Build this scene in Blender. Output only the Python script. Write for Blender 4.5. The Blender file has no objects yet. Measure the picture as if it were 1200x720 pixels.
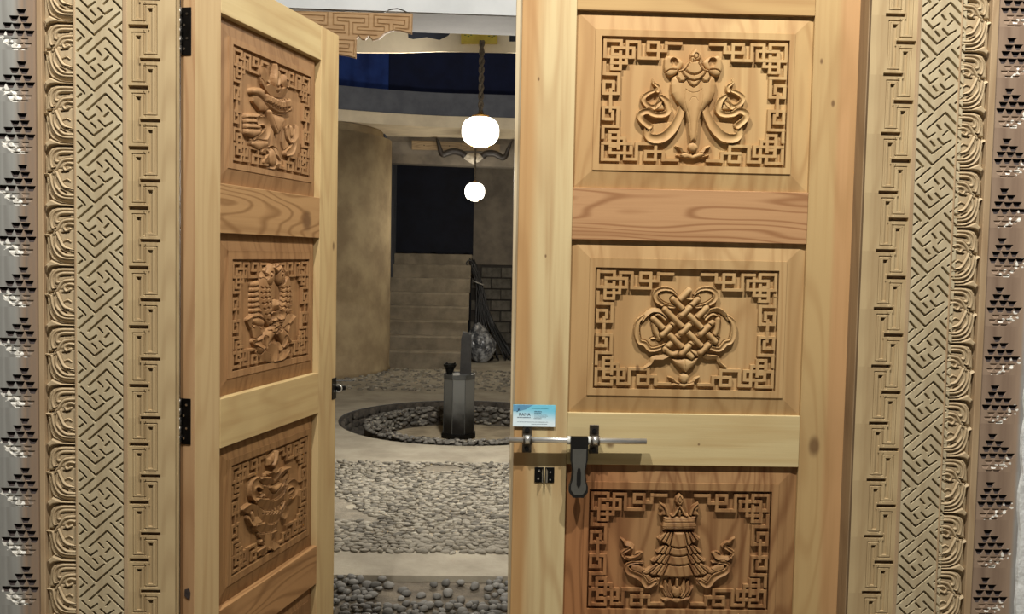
import bpy, bmesh, math, random
import numpy as np
from mathutils import Vector, Matrix, noise
random.seed(7)
S = bpy.context.scene
COL = S.collection
PI = math.pi

# ---------------------------------------------------------------- camera
CAM_P = Vector((0.0, -2.4982, 1.5))
yaw, pit, rol = 0.0265, 0.055, 0.0202
fw = Vector((math.sin(yaw)*math.cos(pit), math.cos(yaw)*math.cos(pit), -math.sin(pit)))
rt = Vector((math.cos(yaw), -math.sin(yaw), 0)); upv = rt.cross(fw)
R_ = rt*math.cos(rol) + upv*math.sin(rol); U_ = upv*math.cos(rol) - rt*math.sin(rol)
cam_d = bpy.data.cameras.new('camera'); cam = bpy.data.objects.new('camera', cam_d); COL.objects.link(cam)
M4 = Matrix((R_, U_, -fw)).transposed().to_4x4(); M4.translation = CAM_P
cam.matrix_world = M4
cam_d.sensor_width = 36; cam_d.lens = 1100.4/1200*36; cam_d.clip_start = .05; cam_d.clip_end = 200
S.camera = cam

# ---------------------------------------------------------------- world, lights, exposure
W = bpy.data.worlds.new('night_world'); S.world = W; W.use_nodes = True
bg = W.node_tree.nodes['Background']; bg.inputs[0].default_value = (.62, .66, .72, 1); bg.inputs[1].default_value = .07
def lamp(name, loc, power, color, radius=.03):
    l = bpy.data.lights.new(name, 'POINT'); l.energy = power; l.color = color; l.shadow_soft_size = radius
    o = bpy.data.objects.new(name, l); o.location = loc; COL.objects.link(o); return o
lamp('hall_bulb', (-.62, -1.55, 4.15), 440, (1, .958, .885), .03)
lamp('hall_bulb', (.98, -1.50, 4.12), 425, (1, .958, .885), .03)
COURT_W = 310
lamp('beam_fill', (.55, .75, 2.74), 36, (1, .95, .86), .12)  # added fill light for the near beam and bracket, no fixture there
S.view_settings.view_transform = 'Standard'; S.view_settings.look = 'None'
S.view_settings.exposure = 0.0; S.view_settings.gamma = 1.0; S.view_settings.use_curve_mapping = False

# ---------------------------------------------------------------- helpers
def lin(c):
    return tuple(((v/255)/12.92 if v/255 <= .04045 else ((v/255+.055)/1.055)**2.4) for v in c[:3]) + (1,)
def tag(o, label=None, cat=None, group=None, kind=None):
    if label: o['label'] = label
    if cat: o['category'] = cat
    if group: o['group'] = group
    if kind: o['kind'] = kind
    return o
def empty(name, loc=(0, 0, 0), rz=0, parent=None):
    o = bpy.data.objects.new(name, None); o.location = loc; o.rotation_euler = (0, 0, rz); o.empty_display_size = .05
    if parent: o.parent = parent
    COL.objects.link(o); return o
def link(name, me, mat=None, parent=None, loc=None, smooth=False):
    if mat is not None:
        for m in (mat if isinstance(mat, (list, tuple)) else [mat]): me.materials.append(m)
    if smooth:
        me.polygons.foreach_set('use_smooth', [True]*len(me.polygons))
    o = bpy.data.objects.new(name, me)
    if parent: o.parent = parent
    if loc: o.location = loc
    COL.objects.link(o); return o
def copy_of(o, parent=None, loc=None):
    c = o.copy(); COL.objects.link(c); c.parent = parent
    if loc is not None: c.location = loc
    return c
class MB:
    def __init__(s): s.v = []; s.f = []; s.m = []
    def add(s, vs, fs, mi=0):
        b = len(s.v); s.v += [tuple(v) for v in vs]; s.f += [tuple(i+b for i in f) for f in fs]; s.m += [mi]*len(fs); return s
    def box(s, x0, x1, y0, y1, z0, z1, bev=0, mi=0):
        if x0 > x1: x0, x1 = x1, x0
        if y0 > y1: y0, y1 = y1, y0
        if z0 > z1: z0, z1 = z1, z0
        if not bev:
            vs = [(x, y, z) for z in (z0, z1) for y in (y0, y1) for x in (x0, x1)]
            return s.add(vs, [(0, 2, 3, 1), (4, 5, 7, 6), (0, 1, 5, 4), (2, 6, 7, 3), (0, 4, 6, 2), (1, 3, 7, 5)], mi)
        bm = bmesh.new(); bmesh.ops.create_cube(bm, size=1)
        for v in bm.verts: v.co = Vector(((x0+x1)/2+v.co.x*(x1-x0), (y0+y1)/2+v.co.y*(y1-y0), (z0+z1)/2+v.co.z*(z1-z0)))
        bmesh.ops.bevel(bm, geom=bm.edges[:], offset=bev, segments=1, affect='EDGES')
        bm.verts.index_update()
        s.add([v.co for v in bm.verts], [[v.index for v in f.verts] for f in bm.faces], mi); bm.free(); return s
    def tube(s, pts, r, n=8, mi=0, cap=True):
        pts = [Vector(p) for p in pts]; rs = r if isinstance(r, (list, tuple)) else [r]*len(pts)
        b = len(s.v); up0 = None
        for i, p in enumerate(pts):
            t = (pts[min(i+1, len(pts)-1)]-pts[max(i-1, 0)]).normalized()
            if up0 is None: up0 = Vector((0, 0, 1)) if abs(t.z) < .9 else Vector((1, 0, 0))
            a = t.cross(up0).normalized(); c = a.cross(t).normalized(); up0 = c
            for k in range(n):
                w = 2*PI*k/n; s.v.append(tuple(p+(a*math.cos(w)+c*math.sin(w))*rs[i]))
        for i in range(len(pts)-1):
            for k in range(n):
                s.f.append((b+i*n+k, b+i*n+(k+1) % n, b+(i+1)*n+(k+1) % n, b+(i+1)*n+k)); s.m.append(mi)
        if cap:
            s.f.append(tuple(b+k for k in range(n))[::-1]); s.m.append(mi)
            s.f.append(tuple(b+(len(pts)-1)*n+k for k in range(n))); s.m.append(mi)
        return s
    def lathe(s, prof, cx=0, cy=0, n=24, mi=0, cap=True, ph=0):
        b = len(s.v)
        for r, z in prof:
            for k in range(n):
                w = 2*PI*k/n+ph; s.v.append((cx+r*math.cos(w), cy+r*math.sin(w), z))
        for i in range(len(prof)-1):
            for k in range(n):
                s.f.append((b+i*n+k, b+i*n+(k+1) % n, b+(i+1)*n+(k+1) % n, b+(i+1)*n+k)); s.m.append(mi)
        if cap:
            s.f.append(tuple(b+k for k in range(n))[::-1]); s.m.append(mi)
            s.f.append(tuple(b+(len(prof)-1)*n+k for k in range(n))); s.m.append(mi)
        return s
    def prism(s, pts, y0, y1, mi=0):          # polygon in xz, extruded in y
        n = len(pts); b = len(s.v)
        s.v += [(x, y0, z) for x, z in pts]+[(x, y1, z) for x, z in pts]
        s.f.append(tuple(range(b, b+n))); s.f.append(tuple(range(b+n, b+2*n))[::-1]); s.m += [mi, mi]
        for k in range(n):
            s.f.append((b+k, b+n+k, b+n+(k+1) % n, b+(k+1) % n)); s.m.append(mi)
        return s
    def mesh(s, name='mesh'):
        me = bpy.data.meshes.new(name); me.from_pydata(s.v, [], s.f)
        if any(s.m): me.polygons.foreach_set('material_index', s.m)
        bm = bmesh.new(); bm.from_mesh(me); bmesh.ops.recalc_face_normals(bm, faces=bm.faces[:]); bm.to_mesh(me); bm.free()
        me.update(); return me
    def build(s, name, mat, parent=None, loc=None, smooth=False):
        return link(name, s.mesh(name), mat, parent, loc, smooth)

# ---------------------------------------------------------------- materials
def nodes_of(name):
    m = bpy.data.materials.new(name); m.use_nodes = True; nt = m.node_tree
    return m, nt, nt.nodes, nt.links, nt.nodes['Principled BSDF']
def mth(N, L, op, a, b=None, clamp=False):
    n = N.new('ShaderNodeMath'); n.operation = op; n.use_clamp = clamp
    for i, v in enumerate((a, b)):
        if v is None: continue
        if isinstance(v, (int, float)): n.inputs[i].default_value = v
        else: L.new(v, n.inputs[i])
    return n.outputs[0]
def mixc(N, L, f, a, b, mode='MIX'):
    n = N.new('ShaderNodeMix'); n.data_type = 'RGBA'; n.blend_type = mode
    for idx, v in ((0, f), (6, a), (7, b)):
        if isinstance(v, (int, float)): n.inputs[idx].default_value = v
        elif isinstance(v, tuple): n.inputs[idx].default_value = v
        else: L.new(v, n.inputs[idx])
    return n.outputs[2]
def noise_n(N, L, vec, scale, detail=3, rough=.55):
    n = N.new('ShaderNodeTexNoise'); n.inputs['Scale'].default_value = scale; n.inputs['Detail'].default_value = detail
    n.inputs['Roughness'].default_value = rough; L.new(vec, n.inputs['Vector']); return n.outputs['Fac']
def smooth(N, L, v, a, b):
    n = N.new('ShaderNodeMapRange'); n.interpolation_type = 'SMOOTHSTEP'
    n.inputs[1].default_value = a; n.inputs[2].default_value = b; L.new(v, n.inputs[0]); return n.outputs[0]
def linw(c):                                   # raw pine reflects about half of the light
    return tuple(v*.62 for v in lin(c)[:3])+(1,)
def wood(name, A, B, axis='Z', rings=9, ring_amt=.55, seed=0, split=None, knots=(), rough=.62, fib=.45, bump=.25, swirl=1.0, grime=.25):
    """pine: contour rings of a stretched noise, fine fibres, optional heartwood band and knots (all fixed to the board)"""
    m, nt, N, L, P = nodes_of(name)
    tc = N.new('ShaderNodeTexCoord').outputs['Object']
    mp = N.new('ShaderNodeMapping'); L.new(tc, mp.inputs[0])
    mp.inputs['Location'].default_value = (seed*3.17, seed*1.31, seed*2.73)
    k = .16
    mp.inputs['Scale'].default_value = {'Z': (1, 1, k), 'X': (k, 1, 1)}[axis]
    v = mp.outputs[0]
    low = noise_n(N, L, v, 4.2*swirl, 2.2, .45)
    r = mth(N, L, 'MULTIPLY', low, rings*4.6)
    r = mth(N, L, 'PINGPONG', r, 1.0)
    r = smooth(N, L, r, .45, 1.0)
    mf = N.new('ShaderNodeMapping'); L.new(tc, mf.inputs[0])
    mf.inputs['Scale'].default_value = {'Z': (1, 1, .03), 'X': (.03, 1, 1)}[axis]
    fi = noise_n(N, L, mf.outputs[0], 260, 3, .6)
    fi2 = noise_n(N, L, mf.outputs[0], 38, 3, .55)
    big = noise_n(N, L, tc, 2.6, 3, .5)
    A_, B_ = linw(A), linw(B)
    c = A_
    if split:
        ax, pos, soft, C2 = split
        sp = N.new('ShaderNodeSeparateXYZ'); L.new(tc, sp.inputs[0])
        w = mth(N, L, 'ADD', sp.outputs[ax], mth(N, L, 'MULTIPLY', mth(N, L, 'SUBTRACT', low, .5), .05))
        s_ = smooth(N, L, w, pos-soft, pos+soft)
        c = mixc(N, L, s_, A_, linw(C2))
    f1 = mth(N, L, 'MULTIPLY', r, ring_amt)
    c = mixc(N, L, f1, c, B_)
    c = mixc(N, L, mth(N, L, 'MULTIPLY', smooth(N, L, fi2, .42, .75), fib), c, B_)
    c = mixc(N, L, mth(N, L, 'MULTIPLY', smooth(N, L, big, .5, .8), grime), c, tuple(x*.62 for x in B_[:3])+(1,))
    for (kx, kz, kr) in knots:
        d = N.new('ShaderNodeVectorMath'); d.operation = 'DISTANCE'
        mk = N.new('ShaderNodeMapping'); L.new(tc, mk.inputs[0]); mk.inputs['Scale'].default_value = (1, 0, 1) if axis == 'X' else (1, 0, .55)
        L.new(mk.outputs[0], d.inputs[0]); d.inputs[1].default_value = (kx, 0, kz if axis == 'X' else kz*.55)
        dd = mth(N, L, 'ADD', d.outputs['Value'], mth(N, L, 'MULTIPLY', mth(N, L, 'SUBTRACT', fi2, .5), kr*.7))
        kk = mth(N, L, 'SUBTRACT', 1.0, smooth(N, L, dd, kr*.3, kr))
        c = mixc(N, L, mth(N, L, 'MULTIPLY', kk, .75), c, linw((105, 70, 42)))
    L.new(c, P.inputs['Base Color']); P.inputs['Roughness'].default_value = rough
    P.inputs['Specular IOR Level'].default_value = .3
    b = N.new('ShaderNodeBump'); b.inputs['Strength'].default_value = bump; b.inputs['Distance'].default_value = .0015
    h = mth(N, L, 'ADD', mth(N, L, 'MULTIPLY', fi, .6), mth(N, L, 'MULTIPLY', fi2, .6)); L.new(h, b.inputs['Height'])
    L.new(b.outputs[0], P.inputs['Normal'])
    return m
def plain(name, A, B=None, scale=8, rough=.8, bump=.3, bscale=40, metal=0, dist=.01, det=5, rnd=0):
    m, nt, N, L, P = nodes_of(name)
    tc = N.new('ShaderNodeTexCoord').outputs['Object']
    B = B or tuple(x*.8 for x in A)
    n1 = smooth(N, L, noise_n(N, L, tc, scale, det, .6), .32, .7)
    c = mixc(N, L, n1, lin(A), lin(B))
    if rnd:
        oi = N.new('ShaderNodeObjectInfo').outputs['Random']
        hs = N.new('ShaderNodeHueSaturation'); L.new(c, hs.inputs['Color'])
        L.new(mth(N, L, 'ADD', mth(N, L, 'MULTIPLY', oi, rnd*2), 1-rnd), hs.inputs['Value']); c = hs.outputs[0]
    L.new(c, P.inputs['Base Color']); P.inputs['Roughness'].default_value = rough; P.inputs['Metallic'].default_value = metal
    if bump:
        b = N.new('ShaderNodeBump'); b.inputs['Strength'].default_value = bump; b.inputs['Distance'].default_value = dist
        L.new(noise_n(N, L, tc, bscale, 6, .65), b.inputs['Height']); L.new(b.outputs[0], P.inputs['Normal'])
    return m
def glow(name, col, st):
    m, nt, N, L, P = nodes_of(name)
    P.inputs['Base Color'].default_value = (.9, .87, .8, 1); P.inputs['Emission Color'].default_value = col
    P.inputs['Emission Strength'].default_value = st; return m

M_iron = plain('black_iron', (30, 29, 28), (18, 17, 16), 30, .38, .15, 90, metal=.75, dist=.002)
M_steel = plain('brushed_steel', (226, 224, 218), (206, 204, 198), 20, .34, .05, 60, metal=.8, dist=.001)
M_bronze = plain('dark_bronze', (98, 90, 78), (66, 60, 52), 20, .42, .1, 60, metal=.7, dist=.001)
M_plastic = plain('black_plastic', (20, 20, 20), (14, 14, 14), 20, .35, 0)
M_greyplastic = plain('grey_plastic', (78, 77, 72), (70, 69, 64), 20, .5, 0)
M_chrome = plain('screw_chrome', (230, 230, 230), (210, 210, 210), 20, .2, 0, metal=1)

# ---------------------------------------------------------------- height-field carving
def catmull(pts, per=8):
    P = [np.array(p, float) for p in pts]
    if len(P) < 3: return np.array(P)
    out = []
    Q = [2*P[0]-P[1]]+P+[2*P[-1]-P[-2]]
    for i in range(1, len(Q)-2):
        for k in range(per):
            t = k/per
            out.append(.5*((2*Q[i])+(-Q[i-1]+Q[i+1])*t+(2*Q[i-1]-5*Q[i]+4*Q[i+1]-Q[i+2])*t*t+(-Q[i-1]+3*Q[i]-3*Q[i+1]+Q[i+2])*t**3))
    out.append(P[-1]); return np.array(out)
class Carve:
    """a relief over a rectangle: heights in metres above the ground, drawn with strokes and outlines given in drawing units"""
    def __init__(s, x0, x1, z0, z1, step, mapf, unit, bg=0.0):
        s.nx = int(round((x1-x0)/step))+1; s.nz = int(round((z1-z0)/step))+1
        s.X, s.Z = np.meshgrid(np.linspace(x0, x1, s.nx), np.linspace(z0, z1, s.nz))
        s.H = np.full(s.X.shape, float(bg)); s.map = mapf; s.u = unit; s.step = step; s.bg = bg
    def _pts(s, pts): return np.array([s.map(*p) for p in pts])
    def _dist(s, P, ws):
        lo = P.min(0)-max(ws)*1.6-s.step*2; hi = P.max(0)+max(ws)*1.6+s.step*2
        i = np.where((s.X[0] >= lo[0]) & (s.X[0] <= hi[0]))[0]; j = np.where((s.Z[:, 0] >= lo[1]) & (s.Z[:, 0] <= hi[1]))[0]
        if not len(i) or not len(j): return None
        sl = (slice(j[0], j[-1]+1), slice(i[0], i[-1]+1)); X, Z = s.X[sl], s.Z[sl]
        best = np.full(X.shape, 1e9); wd = np.ones(X.shape); sg = np.zeros(X.shape); n = len(P)-1; rel = np.full(X.shape, 1e9)
        for k in range(n):
            a, b = P[k], P[k+1]; d = b-a; l2 = (d**2).sum()+1e-14
            t = np.clip(((X-a[0])*d[0]+(Z-a[1])*d[1])/l2, 0, 1)
            ex, ez = X-a[0]-t*d[0], Z-a[1]-t*d[1]; dd = np.hypot(ex, ez); w = ws[k]*(1-t)+ws[k+1]*t
            q = dd/w; m = q < rel
            rel = np.where(m, q, rel); best = np.where(m, dd, best); wd = np.where(m, w, wd)
            sg = np.where(m, np.sign(d[0]*ez-d[1]*ex)*dd/w, sg)
        return sl, best, wd, sg, rel
    def stroke(s, pts, w, h=.010, prof='round', over=True, groove=.35, curve=True, base=0.0, lean=.5, add=False):
        P = catmull(s._pts(pts), 6) if curve else s._pts(pts)
        ws = np.interp(np.linspace(0, 1, len(P)), np.linspace(0, 1, len(w)), w) if isinstance(w, (list, tuple)) else np.full(len(P), float(w))
        ws = ws*s.u
        r = s._dist(P, ws)
        if r is None: return s
        sl, d, wd, sg, q = r
        qq = np.clip(q, 0, 1)
        e = np.clip((1-q)*wd/(s.step*1.2), 0, 1)               # crisp but sampled edge
        if prof == 'round': f = .35+.65*np.sqrt(np.maximum(0, 1-qq**2))
        elif prof == 'flat': f = np.ones_like(q)
        elif prof == 'cup': f = .60+.40*qq**2
        elif prof == 'lean': f = 1-lean*.5+lean*.5*np.clip(sg, -1, 1)
        elif prof == 'ridge': f = 1-.6*qq
        hh = base+h*f; H = s.H[sl]
        if groove and over:
            g = np.clip(1-np.abs(d-wd)/(2.2*s.step), 0, 1)*groove*h
            H = np.where(q > 1, np.maximum(H-g, s.bg), H)
        new = H*(1-e)+hh*e
        s.H[sl] = np.where(q < 1, new if over else np.maximum(H, new), H)
        return s
    def cut(s, pts, w, dep, curve=True, floor=None):
        P = catmull(s._pts(pts), 6) if curve and len(pts) > 2 else s._pts(pts)
        ws = np.full(len(P), w*s.u)
        r = s._dist(P, ws)
        if r is None: return s
        sl, d, wd, sg, q = r; e = np.clip((1-q)*wd/(s.step*1.1), 0, 1)
        H = s.H[sl]; s.H[sl] = np.where(H > (s.bg+1e-5 if floor is None else -9), H-dep*e, H); return s
    def poly(s, pts, h, prof='flat', rim=8, over=True, curve=False, groove=.3, base=0.0, grad=None):
        P = s._pts(pts)
        if curve:
            P = catmull(np.vstack([P, P[:1]]), 5)[:-1]
        rimm = rim*s.u
        lo = P.min(0)-s.step*3; hi = P.max(0)+s.step*3
        i = np.where((s.X[0] >= lo[0]) & (s.X[0] <= hi[0]))[0]; j = np.where((s.Z[:, 0] >= lo[1]) & (s.Z[:, 0] <= hi[1]))[0]
        if not len(i) or not len(j): return s
        sl = (slice(j[0], j[-1]+1), slice(i[0], i[-1]+1)); X, Z = s.X[sl], s.Z[sl]
        ins = np.zeros(X.shape, bool); dm = np.full(X.shape, 1e9); n = len(P)
        for k in range(n):
            a, b = P[k], P[(k+1) % n]; d = b-a
            c = ((a[1] > Z) != (b[1] > Z)) & (X < d[0]*(Z-a[1])/(d[1] if abs(d[1]) > 1e-12 else 1e-12)+a[0]); ins ^= c
            t = np.clip(((X-a[0])*d[0]+(Z-a[1])*d[1])/((d**2).sum()+1e-14), 0, 1)
            dm = np.minimum(dm, np.hypot(X-a[0]-t*d[0], Z-a[1]-t*d[1]))
        e = np.clip(dm/(s.step*1.2), 0, 1); q = np.clip(dm/rimm, 0, 1)
        if prof == 'dome': f = .45+.55*np.sqrt(1-(1-q)**2)
        elif prof == 'cup': f = 1-.45*q
        else: f = np.ones_like(q)
        hh = base+h*f
        if grad is not None: hh = hh+grad[0]*(X-lo[0])/(hi[0]-lo[0])+grad[1]*(Z-lo[1])/(hi[1]-lo[1])
        H = s.H[sl]
        if groove: H = np.where((~ins) & (dm < 2.2*s.step), np.maximum(H-groove*h*(1-dm/(2.2*s.step)), s.bg), H)
        new = H*(1-e)+hh*e
        s.H[sl] = np.where(ins, new if over else np.maximum(H, new), H); return s
    def mesh(s, name, y0, trim=True, matf=None):
        if trim: s.H = s.H*RELIEF
        """front surface at y0 - H (towards the viewer); trim drops the cells that lie on the ground"""
        nx, nz = s.nx, s.nz
        V = np.stack([s.X, y0-s.H, s.Z], -1).reshape(-1, 3)
        idx = np.arange(nx*nz).reshape(nz, nx)
        F = np.stack([idx[:-1, :-1], idx[:-1, 1:], idx[1:, 1:], idx[1:, :-1]], -1).reshape(-1, 4)
        if trim:
            keep = (s.H.reshape(-1)[F] > s.bg+.0004).any(1); F = F[keep]
            used = np.unique(F); rm = np.zeros(nx*nz, int); rm[used] = np.arange(len(used)); F = rm[F]; V = V[used]
        me = bpy.data.meshes.new(name)
        me.vertices.add(len(V)); me.vertices.foreach_set('co', V.astype(np.float32).ravel())
        me.loops.add(len(F)*4); me.loops.foreach_set('vertex_index', F.astype(np.int32).ravel())
        me.polygons.add(len(F)); me.polygons.foreach_set('loop_start', np.arange(len(F), dtype=np.int32)*4)
        me.polygons.foreach_set('use_smooth', np.zeros(len(F), dtype=bool))
        if matf is not None:
            c = V[F].mean(1); hq = s.H.reshape(-1)[F].mean(1) if not trim else y0-c[:, 1]
            me.polygons.foreach_set('material_index', matf(c[:, 0], c[:, 2], hq).astype(np.int32))
        me.update(calc_edges=True); me.validate(); return me

# ================================================================ THE CARVED DOOR FRAME
YF = -.07                                     # front plane of the frame boards
W_key = wood('frame_pine', (220, 194, 148), (174, 142, 100), seed=1, rings=7, ring_amt=.3, grime=.35)
W_lat = wood('lattice_pine', (224, 208, 172), (184, 160, 122), seed=2, rings=6, ring_amt=.2, grime=.3)
W_scr = wood('scroll_pine', (228, 205, 165), (188, 158, 120), seed=3, rings=6, ring_amt=.25, grime=.3)
W_fil = wood('fillet_pine', (206, 178, 140), (166, 130, 94), seed=4, rings=6, ring_amt=.3)
W_out = wood('weathered_pine', (170, 150, 128), (128, 106, 88), seed=5, rings=10, ring_amt=.45, split=(0, -1.215, .03, (172, 152, 130)), grime=.5)
W_outL = wood('weathered_grey_pine', (186, 186, 180), (142, 138, 132), seed=6, rings=10, ring_amt=.45, split=(0, .105, .020, (178, 150, 124)), grime=.5)
W_outR = wood('weathered_brown_pine', (186, 160, 136), (142, 116, 98), seed=8, rings=10, ring_amt=.4, split=(0, .108, .007, (176, 178, 176)), grime=.45)
W_rev = wood('reveal_pine', (176, 148, 112), (128, 100, 72), seed=9, rings=5, ring_amt=.3, grime=.5)
M_hollow = plain('dark_notch_wood', (58, 47, 44), (38, 30, 29), 60, .8, .3, 200, dist=.001)  # darker brown for the insides of the carved notches
M_white = plain('white_plaster_fleck', (232, 230, 222), (214, 210, 200), 60, .9, .3, 200, dist=.001)

def periodic(fn, T):                           # draw a motif with its copies above and below so that tiles meet
    for k in (-1, 0, 1): fn(k*T)

def key_tile(mir):
    u = .1523/414; T = 414.0
    # drawing units: x from the lattice side (50) to the opening (375); y down
    w = .121; x0, x1 = (0, w)
    mapf = (lambda x, y: ((375-x)*u if mir else (x-48)*u, -y*u))
    c = Carve(0, w, -.1523, 0, .00115, mapf, u, bg=-.02); c.H[:] = 0
    def go(dy):
        for xa, xb, ys in ((60, 188, 187), (140, 270, 412)):
            ya, yb = ys+dy+40, ys+dy+414-38
            xm = (xa+xb)/2
            # sunk field with a stepped rim, open between the slots
            for hw, dep in ((46, .0022), (18, .0032)):
                c.cut([(xm, ya+(0 if hw > 30 else 28)), (xm, yb-(0 if hw > 30 else 22))], hw if hw < 30 else 0.1, 0)
            for sx in (-44, 44): c.cut([(xm+sx, ya), (xm+sx, yb)], 3.4, .0035)
            for sx in (-30, 30): c.cut([(xm+sx, ya+14), (xm+sx, yb-14)], 2.6, .0020)
            c.cut([(xm-44, ya), (xm+44, ya)], 4, .0045); c.cut([(xm-44, yb), (xm+44, yb)], 4, .0040)
            m = (np.abs(c.X-mapf(xm, 0)[0]) < 14*u) & (c.Z < mapf(0, ya+26)[1]) & (c.Z > mapf(0, yb-18)[1])
            c.H = np.where(m, np.minimum(c.H, -.0036), c.H)
    periodic(go, T)
    def slots(dy):
        for xa, xb, ys in ((55, 192, 187), (135, 272, 412)):
            y = ys+dy
            m = (c.X > min(mapf(xa, 0)[0], mapf(xb, 0)[0])-6*u) & (c.X < max(mapf(xa, 0)[0], mapf(xb, 0)[0])+6*u) & (c.Z < mapf(0, y-24)[1]) & (c.Z > mapf(0, y+24)[1])
            c.H = np.where(m, 0, c.H)
            m = (c.X > min(mapf(xa, 0)[0], mapf(xb, 0)[0])) & (c.X < max(mapf(xa, 0)[0], mapf(xb, 0)[0])) & (c.Z < mapf(0, y-13)[1]) & (c.Z > mapf(0, y+11)[1])
            c.H = np.where(m, -.013, c.H)
            xm = (xa+xb)/2
            c.poly([(xm-19, y+62), (xm+19, y+62), (xm+10, y+86), (xm-9, y+86)], -.011, groove=0)
    periodic(slots, T)
    return c.mesh('key_pattern', YF, trim=False, matf=lambda x, z, h: np.zeros(len(x)))

def lattice_tile(mir=False):
    u = .1405/385; T = 385.0
    mapf = lambda x, y: ((x-58)*u*1.04+.001, -(y-90)*u)
    w = .117
    c = Carve(0, w, -.1405, 0, .00105, mapf, u, bg=-.02); c.H[:] = 0
    L = [[(205, 90), (245, 130), (295, 97)], [(155, 108), (185, 140)], [(65, 95), (170, 195), (230, 147)],
         [(65, 167), (175, 275), (345, 115)], [(315, 221), (362, 183)], [(343, 232), (364, 253)],
         [(275, 232), (364, 325)], [(65, 240), (112, 290)], [(65, 318), (90, 295)], [(65, 387), (160, 298)],
         [(130, 405), (250, 290), (364, 405)], [(250, 365), (364, 483)], [(195, 378), (225, 412)], [(268, 418), (240, 447)],
         [(80, 415), (135, 472), (182, 435)]]
    def go(dy):
        for pts in L: c.cut([(x, y+dy) for x, y in pts], 7.6, .0105, curve=False)
    periodic(go, T)
    c.H = np.maximum(c.H, -.0095)
    return c.mesh('lattice_pattern', YF, trim=False, matf=lambda x, z, h: np.zeros(len(x)))

def scroll_tile(mir):
    T = 557.0; u = .1537/T
    w = .077
    mapf = (lambda x, y: ((x-48)*u, -(y-45)*u)) if not mir else (lambda x, y: (w-(x-48)*u, -(y-45)*u))
    c = Carve(0, w, -.1537, 0, .00085, mapf, u, bg=-.017)
    def go(dy):
        q = lambda pts: [(x, y+dy) for x, y in pts]
        c.poly(q([(340, 66), (170, 64), (112, 84), (84, 128), (73, 210), (66, 296), (105, 300), (150, 275), (340, 280)]), .013, 'dome', 30, base=-.016, groove=0)
        c.poly(q([(48, 312), (120, 292), (170, 262), (340, 262), (340, 592), (200, 585), (120, 552), (90, 490), (74, 400), (68, 345)]), .013, 'dome', 26, base=-.016, groove=0)
        # curls of the upper leaf
        c.stroke(q([(330, 85), (190, 88), (130, 130), (112, 200), (128, 262), (160, 250)]), 17, .0155, 'round', base=-.016, groove=0)
        c.stroke(q([(330, 115), (215, 118), (168, 150), (160, 195), (190, 205)]), 19, .0165, 'round', base=-.016, groove=0)
        c.stroke(q([(330, 175), (240, 185), (200, 215), (170, 262), (140, 310)]), 18, .0165, 'round', base=-.016, groove=0)
        c.stroke(q([(330, 222), (270, 215), (232, 245), (250, 280), (290, 262)]), 15, .0175, 'round', base=-.016, groove=0)
        # lower leaf folds
        c.stroke(q([(60, 322), (98, 345), (110, 440), (140, 515), (215, 560), (335, 566)]), 17, .0145, 'lean', base=-.016, groove=.15)
        c.stroke(q([(110, 330), (125, 420), (165, 500), (230, 533), (335, 538)]), 15, .0160, 'round', base=-.016, groove=0)
        c.stroke(q([(160, 330), (150, 400), (180, 455), (240, 505), (335, 512)]), 16, .0170, 'round', base=-.016, groove=0)
        c.stroke(q([(165, 300), (195, 370), (235, 430), (335, 470)]), 17, .0175, 'round', base=-.016, groove=0)
        c.stroke(q([(230, 375), (265, 362), (295, 380)]), 9, .0165, 'round', base=-.016, groove=0)
        for p, wd in (([(195, 147), (285, 139)], 9), ([(212, 300), (272, 292)], 10), ([(125, 268), (158, 262)], 8), ([(55, 306), (122, 300)], 10), ([(205, 463), (250, 488)], 9), ([(250, 448), (330, 462)], 6)):
            c.cut(q(p), wd, .008)
    periodic(go, T)
    def band(dy):
        q = lambda pts: [(x, y+dy) for x, y in pts]
        c.poly(q([(58, 597), (90, 570), (108, 548), (200, 588), (340, 594), (340, 608), (180, 606), (118, 616), (82, 640)]), .0165, 'dome', 16, base=-.016, groove=.8)
        c.cut(q([(340, 612), (180, 610), (118, 622)]), 5, .012)
    periodic(band, T)
    return c.mesh('scroll_pattern', YF, trim=False, matf=lambda x, z, h: np.zeros(len(x)))

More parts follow.
